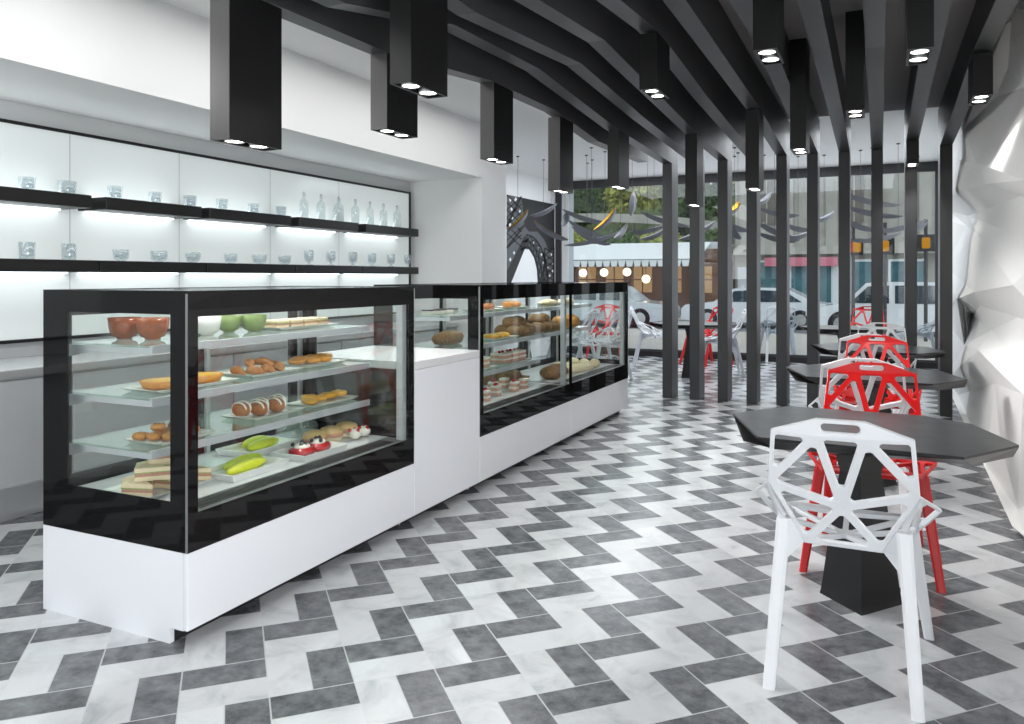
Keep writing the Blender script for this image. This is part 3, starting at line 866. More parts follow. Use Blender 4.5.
pile('', 'biscuit', 'biscuit', 'orange biscuits on the third shelf', (c[0], c[1], c[2] + .008), 6, (.045, .036, .016), FM['custard'], '%s orange biscuit on the third glass shelf', (.05, .28), 6)
# deck: club sandwiches in a heap
c = (-2.54, 2.20, ZD)
plate('square white plate under the heap of club sandwiches', c, .26, .36)
SW2 = [('bread', FM['palebread'], .016), ('filling', FM['filling'], .012), ('lettuce', FM['lettuce'], .004), ('bread', FM['palebread'], .016)]
spots = [(.05, -.13, 0, .3), (-.05, -.06, 0, 2.2), (.05, .0, 0, .1), (-.05, .09, 0, 2.6), (.05, .13, 0, .5), (.045, -.09, .050, .8), (-.04, -.01, .050, 2.4), (.04, .05, .050, .3), (.03, -.02, .100, .9), (-.03, .06, .100, 2.2)]
for i, (dx, dy, dz, rz) in enumerate(spots):
    layered((c[0] + dx, c[1] + dy, c[2] + .01 + dz), .125, .11, SW2, '%s club sandwich of the heap on the case deck, counted from the bottom left' % ORD[i], 'sandwich', 'club sandwiches on the deck', rz, tri=True)
def tray(label, loc, lx, ly):
    b = B()
    ring = lambda sx, sy, z: [(-sx, -sy, z), (sx, -sy, z), (sx, sy, z), (-sx, sy, z)]
    b.loft([ring(lx * .45, ly * .45, 0), ring(lx * .5, ly * .5, .03), ring(lx * .47, ly * .47, .03), ring(lx * .43, ly * .43, .008)])
    b.bevel(.004, 2)
    o = obj('tray', b, M['porcelain']); o.location = loc
    return tag(o, label, 'tray', 'white trays on the deck')
def eclair(loc, rz, label, l=.15):
    b = B(); b.ball((0, 0, .024), (.036, l / 2, .026), 18, 12)
    for v in b.bm.verts:
        v.co.x *= 1 + .05 * math.sin(v.co.y * 90); v.co.z = max(.0, v.co.z)
    o = obj('eclair', b, FM['lime'], smooth=True); o.location = loc; o.rotation_euler = (0, 0, rz)
    return tag(o, label, 'eclair', 'lime iced eclairs')
c = (-2.42, 2.50, ZD); tray('front white tray with two lime green eclairs', c, .20, .33)
eclair((c[0] + .035, c[1] - .02, c[2] + .009), .12, 'lime green eclair at the front of the front tray', .25)
eclair((c[0] - .035, c[1] + .03, c[2] + .009), .12, 'lime green eclair at the back of the front tray', .25)
c = (-2.66, 2.84, ZD); tray('rear white tray with two lime green eclairs', c, .2, .34)
eclair((c[0] + .03, c[1] + .0, c[2] + .009), .1, 'lime green eclair at the front of the rear tray', .22)
eclair((c[0] - .035, c[1] + .02, c[2] + .009), .1, 'lime green eclair at the back of the rear tray', .18)
c = (-2.385, 2.88, ZD); tray('white tray with two red berry slices', c, .2, .31)
for i, dy in enumerate((-.055, .055)):
    t = thing('berry_slice', ('left' if i == 0 else 'right') + ' red slice topped with cream and dark berries', 'cake', (c[0], c[1] + dy, c[2] + .009), .1, 'red berry slices')
    b = B(); b.box((-.045, -.048, 0), (.045, .048, .034)); b.bevel(.008, 2); obj('jelly_base', b, FM['red'], t, smooth=True)
    b = B(); b.ball((.0, 0, .038), (.034, .04, .014)); obj('cream_top', b, FM['cream'], t, smooth=True)
    for q in range(5):
        b = B(); b.ball((random.uniform(-.03, .03), -.036 + q * .018, .05), .010, 10, 6); obj('berry', b, FM['berry'], t, smooth=True)
c = (-2.47, 3.14, ZD)
plate('white oval plate under the three burger buns', c, .2, .40, 0, False)
for i in range(3):
    t = thing('burger', '%s filled burger bun from the left in the front case' % ORD[i], 'burger', (c[0], c[1] - .125 + .125 * i, c[2] + .008), 0, 'burger buns')
    b = B(); b.lathe([(.05, 0), (.056, .008), (.055, .02), (.002, .022)], 24); obj('bottom_bun', b, FM['palebread'], t, smooth=True)
    b = B(); b.lathe([(.056, .0225), (.059, .028), (.055, .036), (.002, .036)], 24); obj('patty', b, FM['filling'], t, smooth=True)
    b = B(); b.lathe([(.055, .0365), (.058, .045), (.05, .06), (.03, .068), (.002, .07)], 24); obj('top_bun', b, FM['bun'], t, smooth=True)
for i, (dx, dy) in enumerate(((-.0, 0), (.01, .11))):
    lump('wrapped_sandwich', (-2.70 + dx, 3.10 + dy, ZD + .001), (.06, .055, .05), FM['film'], ('left' if i == 0 else 'right') + ' clear wrapped parcel behind the burger buns', 'wrapped food', 'wrapped parcels', .3 * i, 77 + i, .16)
for i in range(3):
    t = thing('meringue', '%s white meringue with red berries in the right corner of the front case' % ORD[i], 'meringue', (-2.40 - .05 * (i % 2), 3.235 + .04 * i - (.0), ZD + .001), 0, 'berry meringues')
    b = B(); b.ball((0, 0, .026), (.034, .032, .026), 14, 8)
    for v in b.bm.verts:
        v.co += v.co.normalized() * .006 * math.sin(v.co.x * 220) * math.sin(v.co.y * 200); v.co.z = max(v.co.z, 0)
    obj('meringue_body', b, FM['cream'], t, smooth=True)
    for q in range(3):
        b = B(); b.ball((.022 * math.cos(q * 2.1), .022 * math.sin(q * 2.1), .046), .010, 10, 6); obj('berry', b, FM['red'], t, smooth=True)

# ---- middle and far cases
Y1, Y2, Y3 = 1.0315, .8265, .6395
c = (-2.55, 4.95, Y1); plate('white plate with brown pastries on the top shelf of the middle case', c, .2, .3)
for i in range(3): lump('pastry', (c[0] + .02 * (i % 2), c[1] - .08 + .08 * i, c[2] + .009), (.045, .04, .024), FM['brown'], '%s brown pastry on the top shelf of the middle case' % ORD[i], 'pastry', 'pastries in the middle case', 0, 90 + i, .15)
c = (-2.55, 5.42, Y1); plate('white plate with golden pastries at the right of the top shelf of the middle case', c, .2, .26)
for i in range(3): lump('pastry', (c[0], c[1] - .06 + .06 * i, c[2] + .009), (.045, .035, .028), FM['crust'], '%s golden pastry at the right of the top shelf in the middle case' % ORD[i], 'pastry', 'golden pastries in the middle case', 0, 95 + i, .15)
for i in range(4):
    t = layered((-2.60 + .03 * (i % 2), 4.28 + .085 * i, Y1 + .001), .06, .06, [('sponge', FM['cream'], .022), ('icing', FM['berry'], .008)], '%s small white cake with dark top at the left of the middle case' % ORD[i], 'cake', 'small dark-topped cakes')
lump('bread_loaf', (-2.58, 4.50, Y2 + .001), (.075, .17, .052), FM['darkbread'], 'dark loaf at the left of the second shelf in the middle case', 'bread', 'loaves in the display cases', 0, 101, .06)
c = (-2.50, 5.06, Y2); plate('white plate with the orange tart in the middle case', c, .2, .36)
for i in range(3): lump('tart_slice', (c[0] + .0, c[1] - .1 + .1 * i, c[2] + .008), (.055, .055, .02), FM['custard'], '%s orange tart piece in the middle case' % ORD[i], 'tart', 'orange tart pieces', 0, 110 + i, .1)
k = 0
for x, y, z in [(-2.47, 5.30, 0), (-2.60, 5.36, 0), (-2.47, 5.42, 0), (-2.60, 5.49, 0), (-2.47, 5.53, 0), (-2.53, 5.37, .062), (-2.53, 5.49, .062)]:
    lump('bread_roll', (x, y, Y2 + .001 + z), (.062, .068, .048), FM['darkbread'], '%s dark roll of the heap on the right of the middle case second shelf' % ORD[k], 'bread roll', 'dark rolls on the middle case shelf', .4 * k, 120 + k, .09); k += 1
k = 0
for x, y, z in [(-2.47, 5.74, 0), (-2.60, 5.78, 0), (-2.47, 5.88, 0), (-2.60, 5.93, 0), (-2.47, 6.03, 0), (-2.60, 6.08, 0), (-2.53, 5.84, .062), (-2.53, 5.98, .062)]:
    lump('bread_roll', (x, y, Y2 + .001 + z), (.062, .068, .048), FM['darkbread'], '%s dark roll of the heap on the left of the far case second shelf' % ORD[k], 'bread roll', 'dark rolls on the far case shelf', .4 * k, 130 + k, .09); k += 1
CAKE = [('sponge', FM['sponge'], .021), ('cream', FM['cream'], .013), ('sponge', FM['sponge'], .021), ('cream', FM['cream'], .016)]
def slab(loc, sx, sy, label, group, cherry=True):
    t = layered(loc, sx, sy, CAKE, label, 'cake', group)
    if cherry:
        for q in range(2):
            b = B(); b.ball((.0, (q - .5) * sy * .45, .078), .011, 10, 6); obj('cherry', b, FM['red'], t, smooth=True)
    return t
c = (-2.49, 5.24, Y3); plate('white plate under the layered cake on the third shelf of the middle case', c, .2, .44)
for i in range(3): slab((c[0], c[1] - .13 + .13 * i, c[2] + .009), .12, .115, '%s layered cake block on the third shelf of the middle case' % ORD[i], 'layered cakes on the third shelf')
c = (-2.50, 4.72, Y3); plate('white plate at the left of the third shelf of the middle case', c, .2, .36)
for i in range(3): slab((c[0], c[1] - .1 + .1 * i, c[2] + .009), .1, .085, '%s white cake piece at the left of the third shelf in the middle case' % ORD[i], 'white cake pieces', False)
sl = [(-2.36, 4.60), (-2.40, 4.84), (-2.52, 4.74), (-2.37, 5.08), (-2.50, 5.0), (-2.38, 5.26), (-2.52, 5.22), (-2.64, 4.96)]
for i, (x, y) in enumerate(sl):
    slab((x, y, ZD + .001), .06, .058, '%s cake slice from the left on the deck of the middle case' % ORD[i], 'cake slices on the deck', i < 5)
# bread baskets on the deck
def basket(loc, lx, ly, h, label):
    b = B()
    ring = lambda sx, sy, z: [(-sx, -sy, z), (sx, -sy, z), (sx, sy, z), (-sx, sy, z)]
    b.loft([ring(lx * .42, ly * .42, 0), ring(lx * .5, ly * .5, h), ring(lx * .46, ly * .46, h), ring(lx * .38, ly * .4, .01)])
    b.bevel(.006, 1)
    o = obj('bread_basket', b, FM['basket']); o.location = loc
    return tag(o, label, 'basket', 'bread baskets')
basket((-2.62, 5.42, ZD), .3, .34, .05, 'woven basket heaped with dark rolls at the back of the middle case')
k = 0
for i in range(3):
    for j in range(2):
        lump('bread_roll', (-2.68 + .11 * j, 5.32 + .10 * i, ZD + .012 + .0 * j), (.055, .052, .05), FM['darkbread'], '%s dark bread roll in the woven basket of the middle case' % ORD[k], 'bread roll', 'dark rolls in a basket', 0, 150 + k, .06); k += 1
for i, (x, y) in enumerate(((-2.40, 5.84), (-2.42, 6.02))):
    lump('bread_loaf', (x, y, ZD + .001), (.095, .085, .062), FM['darkbread'], '%s round dark loaf at the front of the far case deck' % ('left' if i == 0 else 'right'), 'bread', 'loaves in the display cases', 0, 160 + i, .05)
for i in range(4):
    lump('baguette', (-2.34 - .085 * i, 6.42, ZD + .001), (.038, .24, .034), FM['palebread'], '%s pale baguette from the front glass of the far case' % ORD[i], 'baguette', 'baguettes in the far case', .08 * (i - 1), 170 + i, .05)
for i in range(3):
    lump('bread_roll', (-2.36 - .1 * i, 6.80, ZD + .001), (.05, .06, .042), FM['palebread'], '%s pale bread roll at the right end of the far case' % ORD[i], 'bread roll', 'pale rolls in the far case', 0, 180 + i, .07)
for i in range(2):
    lump('bread_loaf', (-2.50, 6.33 + .22 * i, Y2 + .001), (.085, .10, .062), FM['crust'], ('left' if i == 0 else 'right') + ' golden loaf on the second shelf of the far case', 'bread', 'loaves in the display cases', 0, 190 + i, .1)
for i in range(2):
    lump('baguette', (-2.54, 6.12 + .42 * i, Y1 + .001), (.045, .18, .03), FM['palebread'], ('left' if i == 0 else 'right') + ' pale flat baguette on the top shelf of the far case', 'baguette', 'baguettes in the far case', 0, 195 + i, .05)
# ---------------------------------------------------------------- faceted cast chairs
def chair_web(nodes, holes, solids, inset=.0125, rad=.012):
    """flat triangular panels, each pierced by a rounded hole, folded edge to edge"""
    bm = bmesh.new()
    P = {k: Vector(v) for k, v in nodes.items()}
    for f in solids:
        bm.faces.new([bm.verts.new(P[k]) for k in f])
    for f in holes:
        pts = [P[k] for k in f]
        n = len(pts)
        nrm = (pts[1] - pts[0]).cross(pts[2] - pts[0]).normalized()
        # inset corner points
        ins = []
        for i in range(n):
            p0, p1, p2 = pts[i - 1], pts[i], pts[(i + 1) % n]
            d1, d2 = (p0 - p1).normalized(), (p2 - p1).normalized()
            ang = d1.angle(d2)
            bis = (d1 + d2).normalized()
            ins.append((p1 + bis * (inset / math.sin(ang / 2)), d1, d2, ang))
        per = min((ins[i][0] - ins[(i + 1) % n][0]).length for i in range(n))
        loop = []
        for c, d1, d2, ang in ins:
            cut = min(rad / math.tan(ang / 2), per * .36)
            r = cut * math.tan(ang / 2)
            ctr = c + (d1 + d2).normalized() * (r / math.sin(ang / 2))
            a0, a1 = c + d1 * cut - ctr, c + d2 * cut - ctr
            for j in range(4):
                v = a0.lerp(a1, j / 3.0)
                loop.append(ctr + v.normalized() * r)
        ov = [bm.verts.new(p) for p in pts]
        iv = [bm.verts.new(p) for p in loop]
        m = len(iv)
        # corner fan + straight sides: every side of the panel with its run of the hole
        for i in range(n):
            run = iv[i * 4:i * 4 + 4]
            for j in range(3):
                bm.faces.new((ov[i], run[j + 1], run[j]))
            nx = iv[((i + 1) % n) * 4]
            bm.faces.new((ov[i], ov[(i + 1) % n], nx, run[3]))
    bmesh.ops.remove_doubles(bm, verts=bm.verts, dist=.0004)
    bmesh.ops.recalc_face_normals(bm, faces=bm.faces)
    return bm
def chair_parts(material):
    n = dict(TL=(-.196, -.03, .806), T1=(-.066, -.042, .851), T2=(.066, -.042, .851), TR=(.196, -.03, .806),
             J1=(-.066, -.034, .800), J2=(.066, -.034, .800), LM=(-.213, .05, .628), RM=(.213, .05, .628),
             HB=(0, .092, .56), BL=(-.112, .145, .424), BR=(.112, .145, .424))
    back = chair_web(n, [('TL', 'J1', 'LM'), ('J1', 'HB', 'LM'), ('J1', 'J2', 'HB'), ('J2', 'RM', 'HB'), ('TR', 'RM', 'J2'),
                         ('LM', 'HB', 'BL'), ('HB', 'BR', 'BL'), ('HB', 'RM', 'BR'), ('T1', 'T2', 'J2', 'J1')],
                     [('TL', 'T1', 'J1'), ('TR', 'J2', 'T2')])
    m = dict(BL=n['BL'], BR=n['BR'], LM=n['LM'], RM=n['RM'], SL=(-.205, .29, .452), SR=(.205, .29, .452), FL=(-.205, .50, .436), FR=(.205, .50, .436),
             SH=(0, .31, .408), AL=(-.278, .235, .549), AR=(.278, .235, .549), F1=(-.19, .545, .43), F2=(.19, .545, .43),
             GL=(-.165, .13, .485), GR=(.165, .13, .485), KL=(-.255, .39, .47), KR=(.255, .39, .47), FM=(0, .505, .425))
    seat = chair_web(m, [('BL', 'SH', 'BR'), ('BL', 'SL', 'SH'), ('BR', 'SH', 'SR'), ('SL', 'FL', 'SH'), ('SR', 'SH', 'FR'), ('FL', 'FM', 'SH'), ('FR', 'SH', 'FM'),
                         ('LM', 'AL', 'SL'), ('RM', 'SR', 'AR'), ('AL', 'KL', 'SL'), ('AR', 'SR', 'KR'), ('KL', 'FL', 'SL'), ('KR', 'SR', 'FR'),
                         ('LM', 'SL', 'GL'), ('RM', 'GR', 'SR')],
                     [('FL', 'F1', 'F2', 'FR', 'FM'), ('GL', 'SL', 'BL'), ('GR', 'BR', 'SR')], inset=.009, rad=.008)
    return back, seat
def leg_mesh(top, foot, wt, wb, dt, db):
    b = B()
    t, f = Vector(top), Vector(foot)
    def ring(c, w, d):
        return [c + Vector((w * sx, d * sy, 0)) for sx, sy in ((-.5, -.35), (-.3, -.5), (.3, -.5), (.5, -.35), (.5, .35), (.3, .5), (-.3, .5), (-.5, .35))]
    b.loft([ring(f, wb, db), ring(f.lerp(t, .75), wt * .95, dt * .95), ring(t, wt, dt)])
    return b
def make_chair(label, material):
    t = thing('cast_chair', label, 'chair', (0, 0, 0), 0, 'web-backed cast chairs')
    back, seat = chair_parts(material)
    for nm, bm in (('backrest', back), ('seat', seat)):
        o = obj(nm, bm, material, t)
        md = o.modifiers.new('cast_thickness', 'SOLIDIFY'); md.thickness = .015; md.offset = 0
        bv = o.modifiers.new('soft_edges', 'BEVEL'); bv.width = .0025; bv.segments = 1; bv.limit_method = 'ANGLE'
    for s in (-1, 1):
        # rear leg with its gusset reaching to the lower corner of the back
        b = leg_mesh((s * .172, .115, .50), (s * .205, 0, 0), .044, .036, .046, .030)
        g = [(s * .150, .10, .50), (s * .112, .145, .424), (s * .168, .085, .37)]
        b.prism(g, (0, .035, 0))
        obj('leg', b, material, t)
        b = leg_mesh((s * .200, .47, .437), (s * .262, .585, 0), .046, .032, .046, .032)
        obj('leg', b, material, t)
    return t
XC = -.095
white0 = make_chair('nearest white web-backed chair, seen from behind at the first black table', M['chair_white'])
white0.location = (-.106, 2.53, 0)
red0 = make_chair('nearest red web-backed chair, facing the camera across the first black table', M['chair_red'])
red0.location = (-.038, 4.18, 0); red0.rotation_euler = (0, 0, PI)
G = 'web-backed cast chairs'
dup(white0, (-.085, 4.46, 0), 0, 'white web-backed chair back to back with the nearest red chair', G)
dup(red0, (-.02, 6.15, 0), PI, 'second red web-backed chair, at the far side of the second black table', G)
dup(white0, (-.08, 6.40, 0), 0, 'white web-backed chair directly behind the second red chair', G)
dup(white0, (.012, 7.93, 0), PI, 'farthest white web-backed chair in the row, in front of the black posts', G)
def far_chair(src, px, py, rot, label):
    p = at_z(px, py, 0)
    return dup(src, (p.x, p.y, 0), rot, label, G)
far_chair(white0, 781, 362, .25, 'white web-backed chair beyond the posts, standing free right of the grey car')
far_chair(red0, 722, 363, PI - .6, 'red web-backed chair beyond the posts at the far black table')
far_chair(white0, 634, 366, -PI / 2 + .2, 'white web-backed chair beyond the far display case, left of the far black table')
far_chair(white0, 742, 375, PI / 2 + .3, 'white web-backed chair half hidden by the third post')
far_chair(red0, 868, 366, PI, 'red web-backed chair beyond the posts in front of the white van')
far_chair(white0, 939, 366, PI / 2, 'white web-backed chair turned sideways beside the last post')
far_chair(white0, 592, 375, PI / 2 - .1, 'white web-backed chair turned left, seen through the far display case')
far_chair(red0, 608, 360, PI + .2, 'red web-backed chair seen through the far display case')
far_chair(white0, 622, 377, PI / 2 + .9, 'white web-backed chair nearest the far display case, its seat seen through the glass')

# ---------------------------------------------------------------- black faceted tables
TOP = [(-.572, 3.453), (-.404, 2.974), (.247, 2.928), (.438, 3.219), (.331, 3.599), (.161, 3.73), (-.373, 3.748)]
BOT = [(-.479, 3.12), (-.35, 3.02), (.285, 3.05), (.425, 3.25), (.30, 3.57), (.14, 3.69), (-.35, 3.70)]
TC = Vector((-.070, 3.385, 0))
def make_table(label):
    t = thing('table', label, 'table', TC, 0, 'black faceted tables')
    b = B()
    b.loft([[(x, y, .636) for x, y in BOT], [(x, y, .676) for x, y in TOP], [(x, y, .685) for x, y in TOP]])
    obj('tabletop', b, M['table_black'], t, world=True)
    b = B()
    sq = lambda r, z: [(TC.x + r * math.cos(a), TC.y + r * 1.15 * math.sin(a), z) for a in (-PI / 2 + .05, .05, PI / 2 + .05, PI + .05)]
    b.loft([sq(.150, 0), sq(.145, .02), sq(.098, .36), sq(.075, .50), sq(.11, .637)])
    obj('pedestal', b, M['table_black'], t, world=True)
    return t
table0 = make_table('nearest black faceted table, behind the nearest white chair')
dup(table0, (TC.x + .015, TC.y + 1.93, 0), 0, 'second black faceted table, between the two red chairs')
dup(table0, (TC.x + .03, TC.y + 3.80, 0), 0, 'third black faceted table, just in front of the black posts')
p = at_z(693, 377, 0); dup(table0, (p.x, p.y, 0), .4, 'black faceted table beyond the first three posts')
p = at_z(846, 386, 0); dup(table0, (p.x, p.y, 0), .2, 'black faceted table beyond the posts in front of the red chair')
p = at_z(524, 374, 0); dup(table0, (p.x, p.y, 0), 1.2, 'black faceted table seen through the far display case')

# ---------------------------------------------------------------- mural of an iron lattice arch
XM = XP + .012
mural_white = mat('mural_white_print', (236, 238, 240), .5, var=.03, scale=3)
mural_black = mat('mural_black_print', (14, 14, 16), .6, var=.4, scale=7)
mural_grey = mat('mural_grey_print', (84, 87, 92), .6, var=.3, scale=9)
t = thing('mural_picture', 'tall black and white photograph mural of an iron lattice arch on the rear left wall', 'mural', (XM, 10.6, 1.2))
def mp(cx, cy, lift):
    p = at_x(500 + cx * 120 / 724.0, 170 + cy * 120 / 724.0, XM + lift)
    return p
a, bq = mp(-150, 80, 0), mp(330, 205, 0)
b = B(); b.box((XP + .002, mp(-200, 0, 0).y, .25), (XM, mp(328, 0, 0).y, at_x(507, 194, XM).z)); obj('print', b, mural_white, t, world=True)
def strip(bb, pts, w, lift):
    for p, q in zip(pts[:-1], pts[1:]):
        d = Vector((q[0] - p[0], q[1] - p[1])); 
        if d.length < 1e-6: continue
        nrm = Vector((-d.y, d.x)).normalized() * w / 2
        bb.poly([mp(p[0] + nrm.x, p[1] + nrm.y, lift), mp(q[0] + nrm.x, q[1] + nrm.y, lift), mp(q[0] - nrm.x, q[1] - nrm.y, lift), mp(p[0] - nrm.x, p[1] - nrm.y, lift)])
g = B()
g.poly([mp(*q, .001) for q in ((40, 148), (328, 207), (328, 690), (228, 690), (222, 600), (205, 530), (175, 480), (150, 478), (110, 560), (60, 690), (40, 690))])
obj('print_greys', g, mural_grey, t, world=True)
w_ = B()
for (x, y, s) in ((62, 180, 14), (95, 180, 18), (70, 235, 15), (105, 215, 14), (120, 250, 12), (75, 290, 12), (60, 330, 14), (85, 500, 12), (62, 540, 14), (60, 600, 16), (318, 260, 10), (320, 560, 12), (318, 610, 12), (300, 640, 12), (285, 590, 12), (262, 560, 11), (238, 470, 11), (250, 510, 11), (232, 620, 11), (262, 650, 11), (200, 440, 10), (310, 510, 10)):
    w_.poly([mp(x - s * .5, y, .002), mp(x, y - s, .002), mp(x + s * .5, y, .002), mp(x, y + s, .002)])
obj('print_gaps', w_, mural_white, t, world=True)
k = B()
k.poly([mp(*q, .003) for q in ((130, 168), (328, 207), (328, 480), (296, 486), (268, 420), (225, 372), (175, 372), (150, 340), (140, 250))])
k.poly([mp(*q, .003) for q in ((42, 690), (64, 690), (172, 420), (150, 395), (42, 610))])
arch = lambda rx, ry, n=14: [(150 + 5 - rx * math.cos(i * PI / n / 1.0) if False else 158 + rx * math.sin(-PI / 2 + i * PI / n), 690 - ry * math.cos(-PI / 2 + i * PI / n)) for i in range(n + 1)]
strip(k, arch(76, 225)[5:], 9, .003); strip(k, arch(98, 262)[6:], 8, .003); strip(k, arch(132, 300)[7:], 10, .003)
for i in range(7, 14):
    p1, p2, p3 = arch(76, 225)[i], arch(98, 262)[min(14, i)], arch(132, 300)[min(14, i + 0)]
    strip(k, [p1, arch(98, 262)[min(14, i + 1)], p3], 6, .003); strip(k, [arch(76, 225)[min(14, i + 1)], p2, arch(132, 300)[min(14, i + 1)]], 6, .003)
for y in range(150, 420, 46):
    strip(k, [(42, y), (130, y + 85)], 7, .003); strip(k, [(42, y + 90), (130, y + 10)], 7, .003)
strip(k, [(42, 340), (125, 165)], 14, .003); strip(k, [(42, 470), (150, 330)], 12, .003)
for y in range(470, 690, 40):
    strip(k, [(272, y), (328, y + 40)], 7, .003); strip(k, [(272, y + 40), (328, y)], 7, .003)
strip(k, [(270, 470), (262, 690)], 9, .003); strip(k, [(325, 470), (325, 690)], 9, .003)
obj('print_blacks', k, mural_black, t, world=True)

# ---------------------------------------------------------------- hanging blades
def blade(p, q, dist, label, gold=False, hang_to=CZ):
    """slim folded trough hanging on one wire; ends given as directions at a depth"""
    def at_depth(px, py, d):
        u = (px - CX) / F
        r_ = ray(px, py); f_ = 1.0
        return Vector((r_[0] * d, r_[1] * d, H + r_[2] * d))
    A, Bq = at_depth(p[0], p[1], dist), at_depth(q[0], q[1], dist + .12)
    c = (A + Bq) / 2
    t = thing('blade_pendant', label, 'pendant lamp', c, 0, 'hanging blade pendants')
    ax = (Bq - A); L_ = ax.length; ax.normalize()
    side = ax.cross(Vector((0, 0, 1)))
    side = side.normalized() if side.length > .2 else Vector((1, 0, 0))
    upv = side.cross(ax).normalized()
    def shell(wk, dk, off):
        b = B(); rings = []
        for i in range(9):
            s_ = i / 8.0; k_ = max(.10, math.sin(PI * s_) ** .45)
            o = ax * L_ * (s_ - .5) + upv * (off - .018 * math.sin(PI * s_))
            rings.append([o + side * (-wk * k_) , o - upv * (dk * k_), o + side * (wk * k_), o - upv * (dk * k_ - .006)])
        b.loft(rings); return b
    obj('blade', shell(.052, .060, 0.0), M['blade_dark'], t)
    if gold: obj('gilded_lining', shell(.045, .048, .010), M['blade_gold'], t)
    b = B(); b.tube((0, 0, -.03), (0, 0, hang_to - c.z - .012), .0025, n=5); obj('wire', b, M['cable'], t)
    b = B(); b.lathe([(.02, 0), (.02, .011), (.002, .012)], 12, (0, 0, hang_to - c.z - .0125)); obj('canopy', b, M['cable'], t)
BL = [((507.5, 229.7), (528, 209.8), 10.3, 1, 'gilded blade pendant at the left in front of the arch mural'), ((530, 215.6), (557, 203), 10.6, 0, 'dark blade pendant rising right in front of the arch mural'),
      ((534, 221), (568, 240), 10.2, 1, 'blade pendant sloping down right, across the edge of the arch mural'), ((562.5, 209), (610, 223), 10.2, 0, 'top dark blade pendant sloping right in front of the green trees'),
      ((594, 230.5), (616, 208), 9.9, 1, 'gilded blade pendant rising steeply in front of the green trees'), ((567, 219), (608, 238), 10.9, 0, 'middle dark blade pendant sloping right left of the posts'),
      ((571.6, 226), (611, 244.6), 9.6, 0, 'lowest sloping dark blade pendant above the cafe awning'), ((564, 245), (620, 231), 10.6, 0, 'long flat dark blade pendant just above the cafe awning'),
      ((633.5, 192), (631, 216), 10.4, 1, 'upright gilded blade pendant in front of the green trees'), ((563, 226), (567, 212), 10.0, 0, 'short upright dark blade pendant beside the white window jamb'),
      ((614, 238), (627, 223), 10.1, 0, 'short dark blade pendant rising right beside the gilded upright one'), ((629, 231), (666, 224), 10.0, 0, 'flat dark blade pendant ending behind the first post'),
      ((640, 239), (668, 226), 9.6, 0, 'lower dark blade pendant ending behind the first post'), ((640, 211), (690, 226), 10.4, 0, 'dark blade pendant passing behind the first post'),
      ((677, 240), (716, 220), 9.8, 0, 'dark blade pendant between the second and third posts'), ((730, 212), (739, 202), 10.3, 1, 'small gilded blade pendant right of the third post'),
      ((726, 221), (750, 230), 10.0, 0, 'dark blade pendant between the third and fourth posts'), ((728, 222), (741, 239), 9.6, 0, 'steep dark blade pendant right of the third post'),
      ((757, 203), (771, 192), 10.2, 0, 'upper dark blade pendant right of the fourth post'), ((758, 207), (800, 215), 10.0, 0, 'upper flat dark blade pendant behind the fifth post'),
      ((757, 221), (792, 236), 9.7, 0, 'dark blade pendant sloping right behind the fifth post'), ((757, 232), (800, 240), 9.4, 0, 'lowest dark blade pendant behind the fifth post'),
      ((784, 223), (812, 229), 10.3, 0, 'flat dark blade pendant between the fifth and sixth posts'), ((784, 237), (812, 230), 9.9, 0, 'low dark blade pendant rising toward the sixth post'),
      ((814, 220), (834, 211), 10.2, 0, 'dark blade pendant left of the seventh post'), ((843, 193), (901, 205), 9.6, 0, 'top broad dark blade pendant between the last posts'),
      ((843, 205), (903, 216), 9.3, 0, 'second broad dark blade pendant between the last posts'), ((843, 218), (878, 230), 9.8, 0, 'dark blade pendant sloping right beside the seventh post'),
      ((868, 231), (928, 219), 9.3, 0, 'broad dark blade pendant rising right between the last posts'), ((850, 240), (902, 232), 9.7, 0, 'low dark blade pendant above the red and amber street signal'),
      ((908, 229), (928, 221), 10.3, 0, 'thin dark blade pendant left of the last post')]
for p, q, d, g_, lab in BL: blade(p, q, d, lab, bool(g_))
# ---------------------------------------------------------------- the street beyond the window
SM = dict(
    pave=mat('pale_pavement', (196, 190, 180), .8, var=.1, scale=2.5), road=mat('grey_asphalt', (120, 122, 126), .85, var=.12, scale=6),
    stone=mat('weathered_stone', (176, 174, 164), .85, var=.3, scale=1.6, bump=.3), stone_dark=mat('dark_stone', (120, 116, 106), .85, var=.3, scale=3),  # darker stone tone for the retaining wall and upper windows
    awning=mat('white_awning_canvas', (236, 240, 238), .8, var=.03, scale=3), cafe=mat('cafe_wood', (110, 72, 44), .6, var=.4, scale=6),
    warm=emit('warm_cafe_window', (226, 176, 120), .55), bulb=emit('cafe_globe_glow', (255, 236, 200), 3.0), pink=mat('pink_shop_fascia', (206, 120, 136), .6, var=.06),
    teal=mat('teal_shop_window', (70, 110, 118), .08, var=.5, scale=3, spec=.6), shop_white=mat('white_shop_frame', (214, 220, 222), .6, var=.05),
    silver=mat('silver_car_paint', (206, 212, 216), .2, .2, var=.03, coat=.6), white_car=mat('white_car_paint', (232, 236, 238), .22, var=.02, coat=.6), darkglass=mat('car_window_tint', (46, 62, 70), .06, var=.2, spec=.7),
    tyre=mat('tyre_rubber', (32, 32, 34), .8, var=.1), leaf=mat('tree_leaves', (78, 104, 48), .6, var=.8, scale=2.2), leaf2=mat('pale_leaves', (176, 180, 92), .6, var=.7, scale=2.2), bark=mat('bark', (96, 80, 64), .9, var=.3, scale=9),
    red_light=emit('red_signal_lens', (190, 40, 40), .7), amber=emit('amber_signal_lens', (220, 150, 30), .8), chrome=mat('chrome', (210, 214, 216), .15, 1.0),
)
def st_struct(name, b, m):
    return struct(name, b, m)
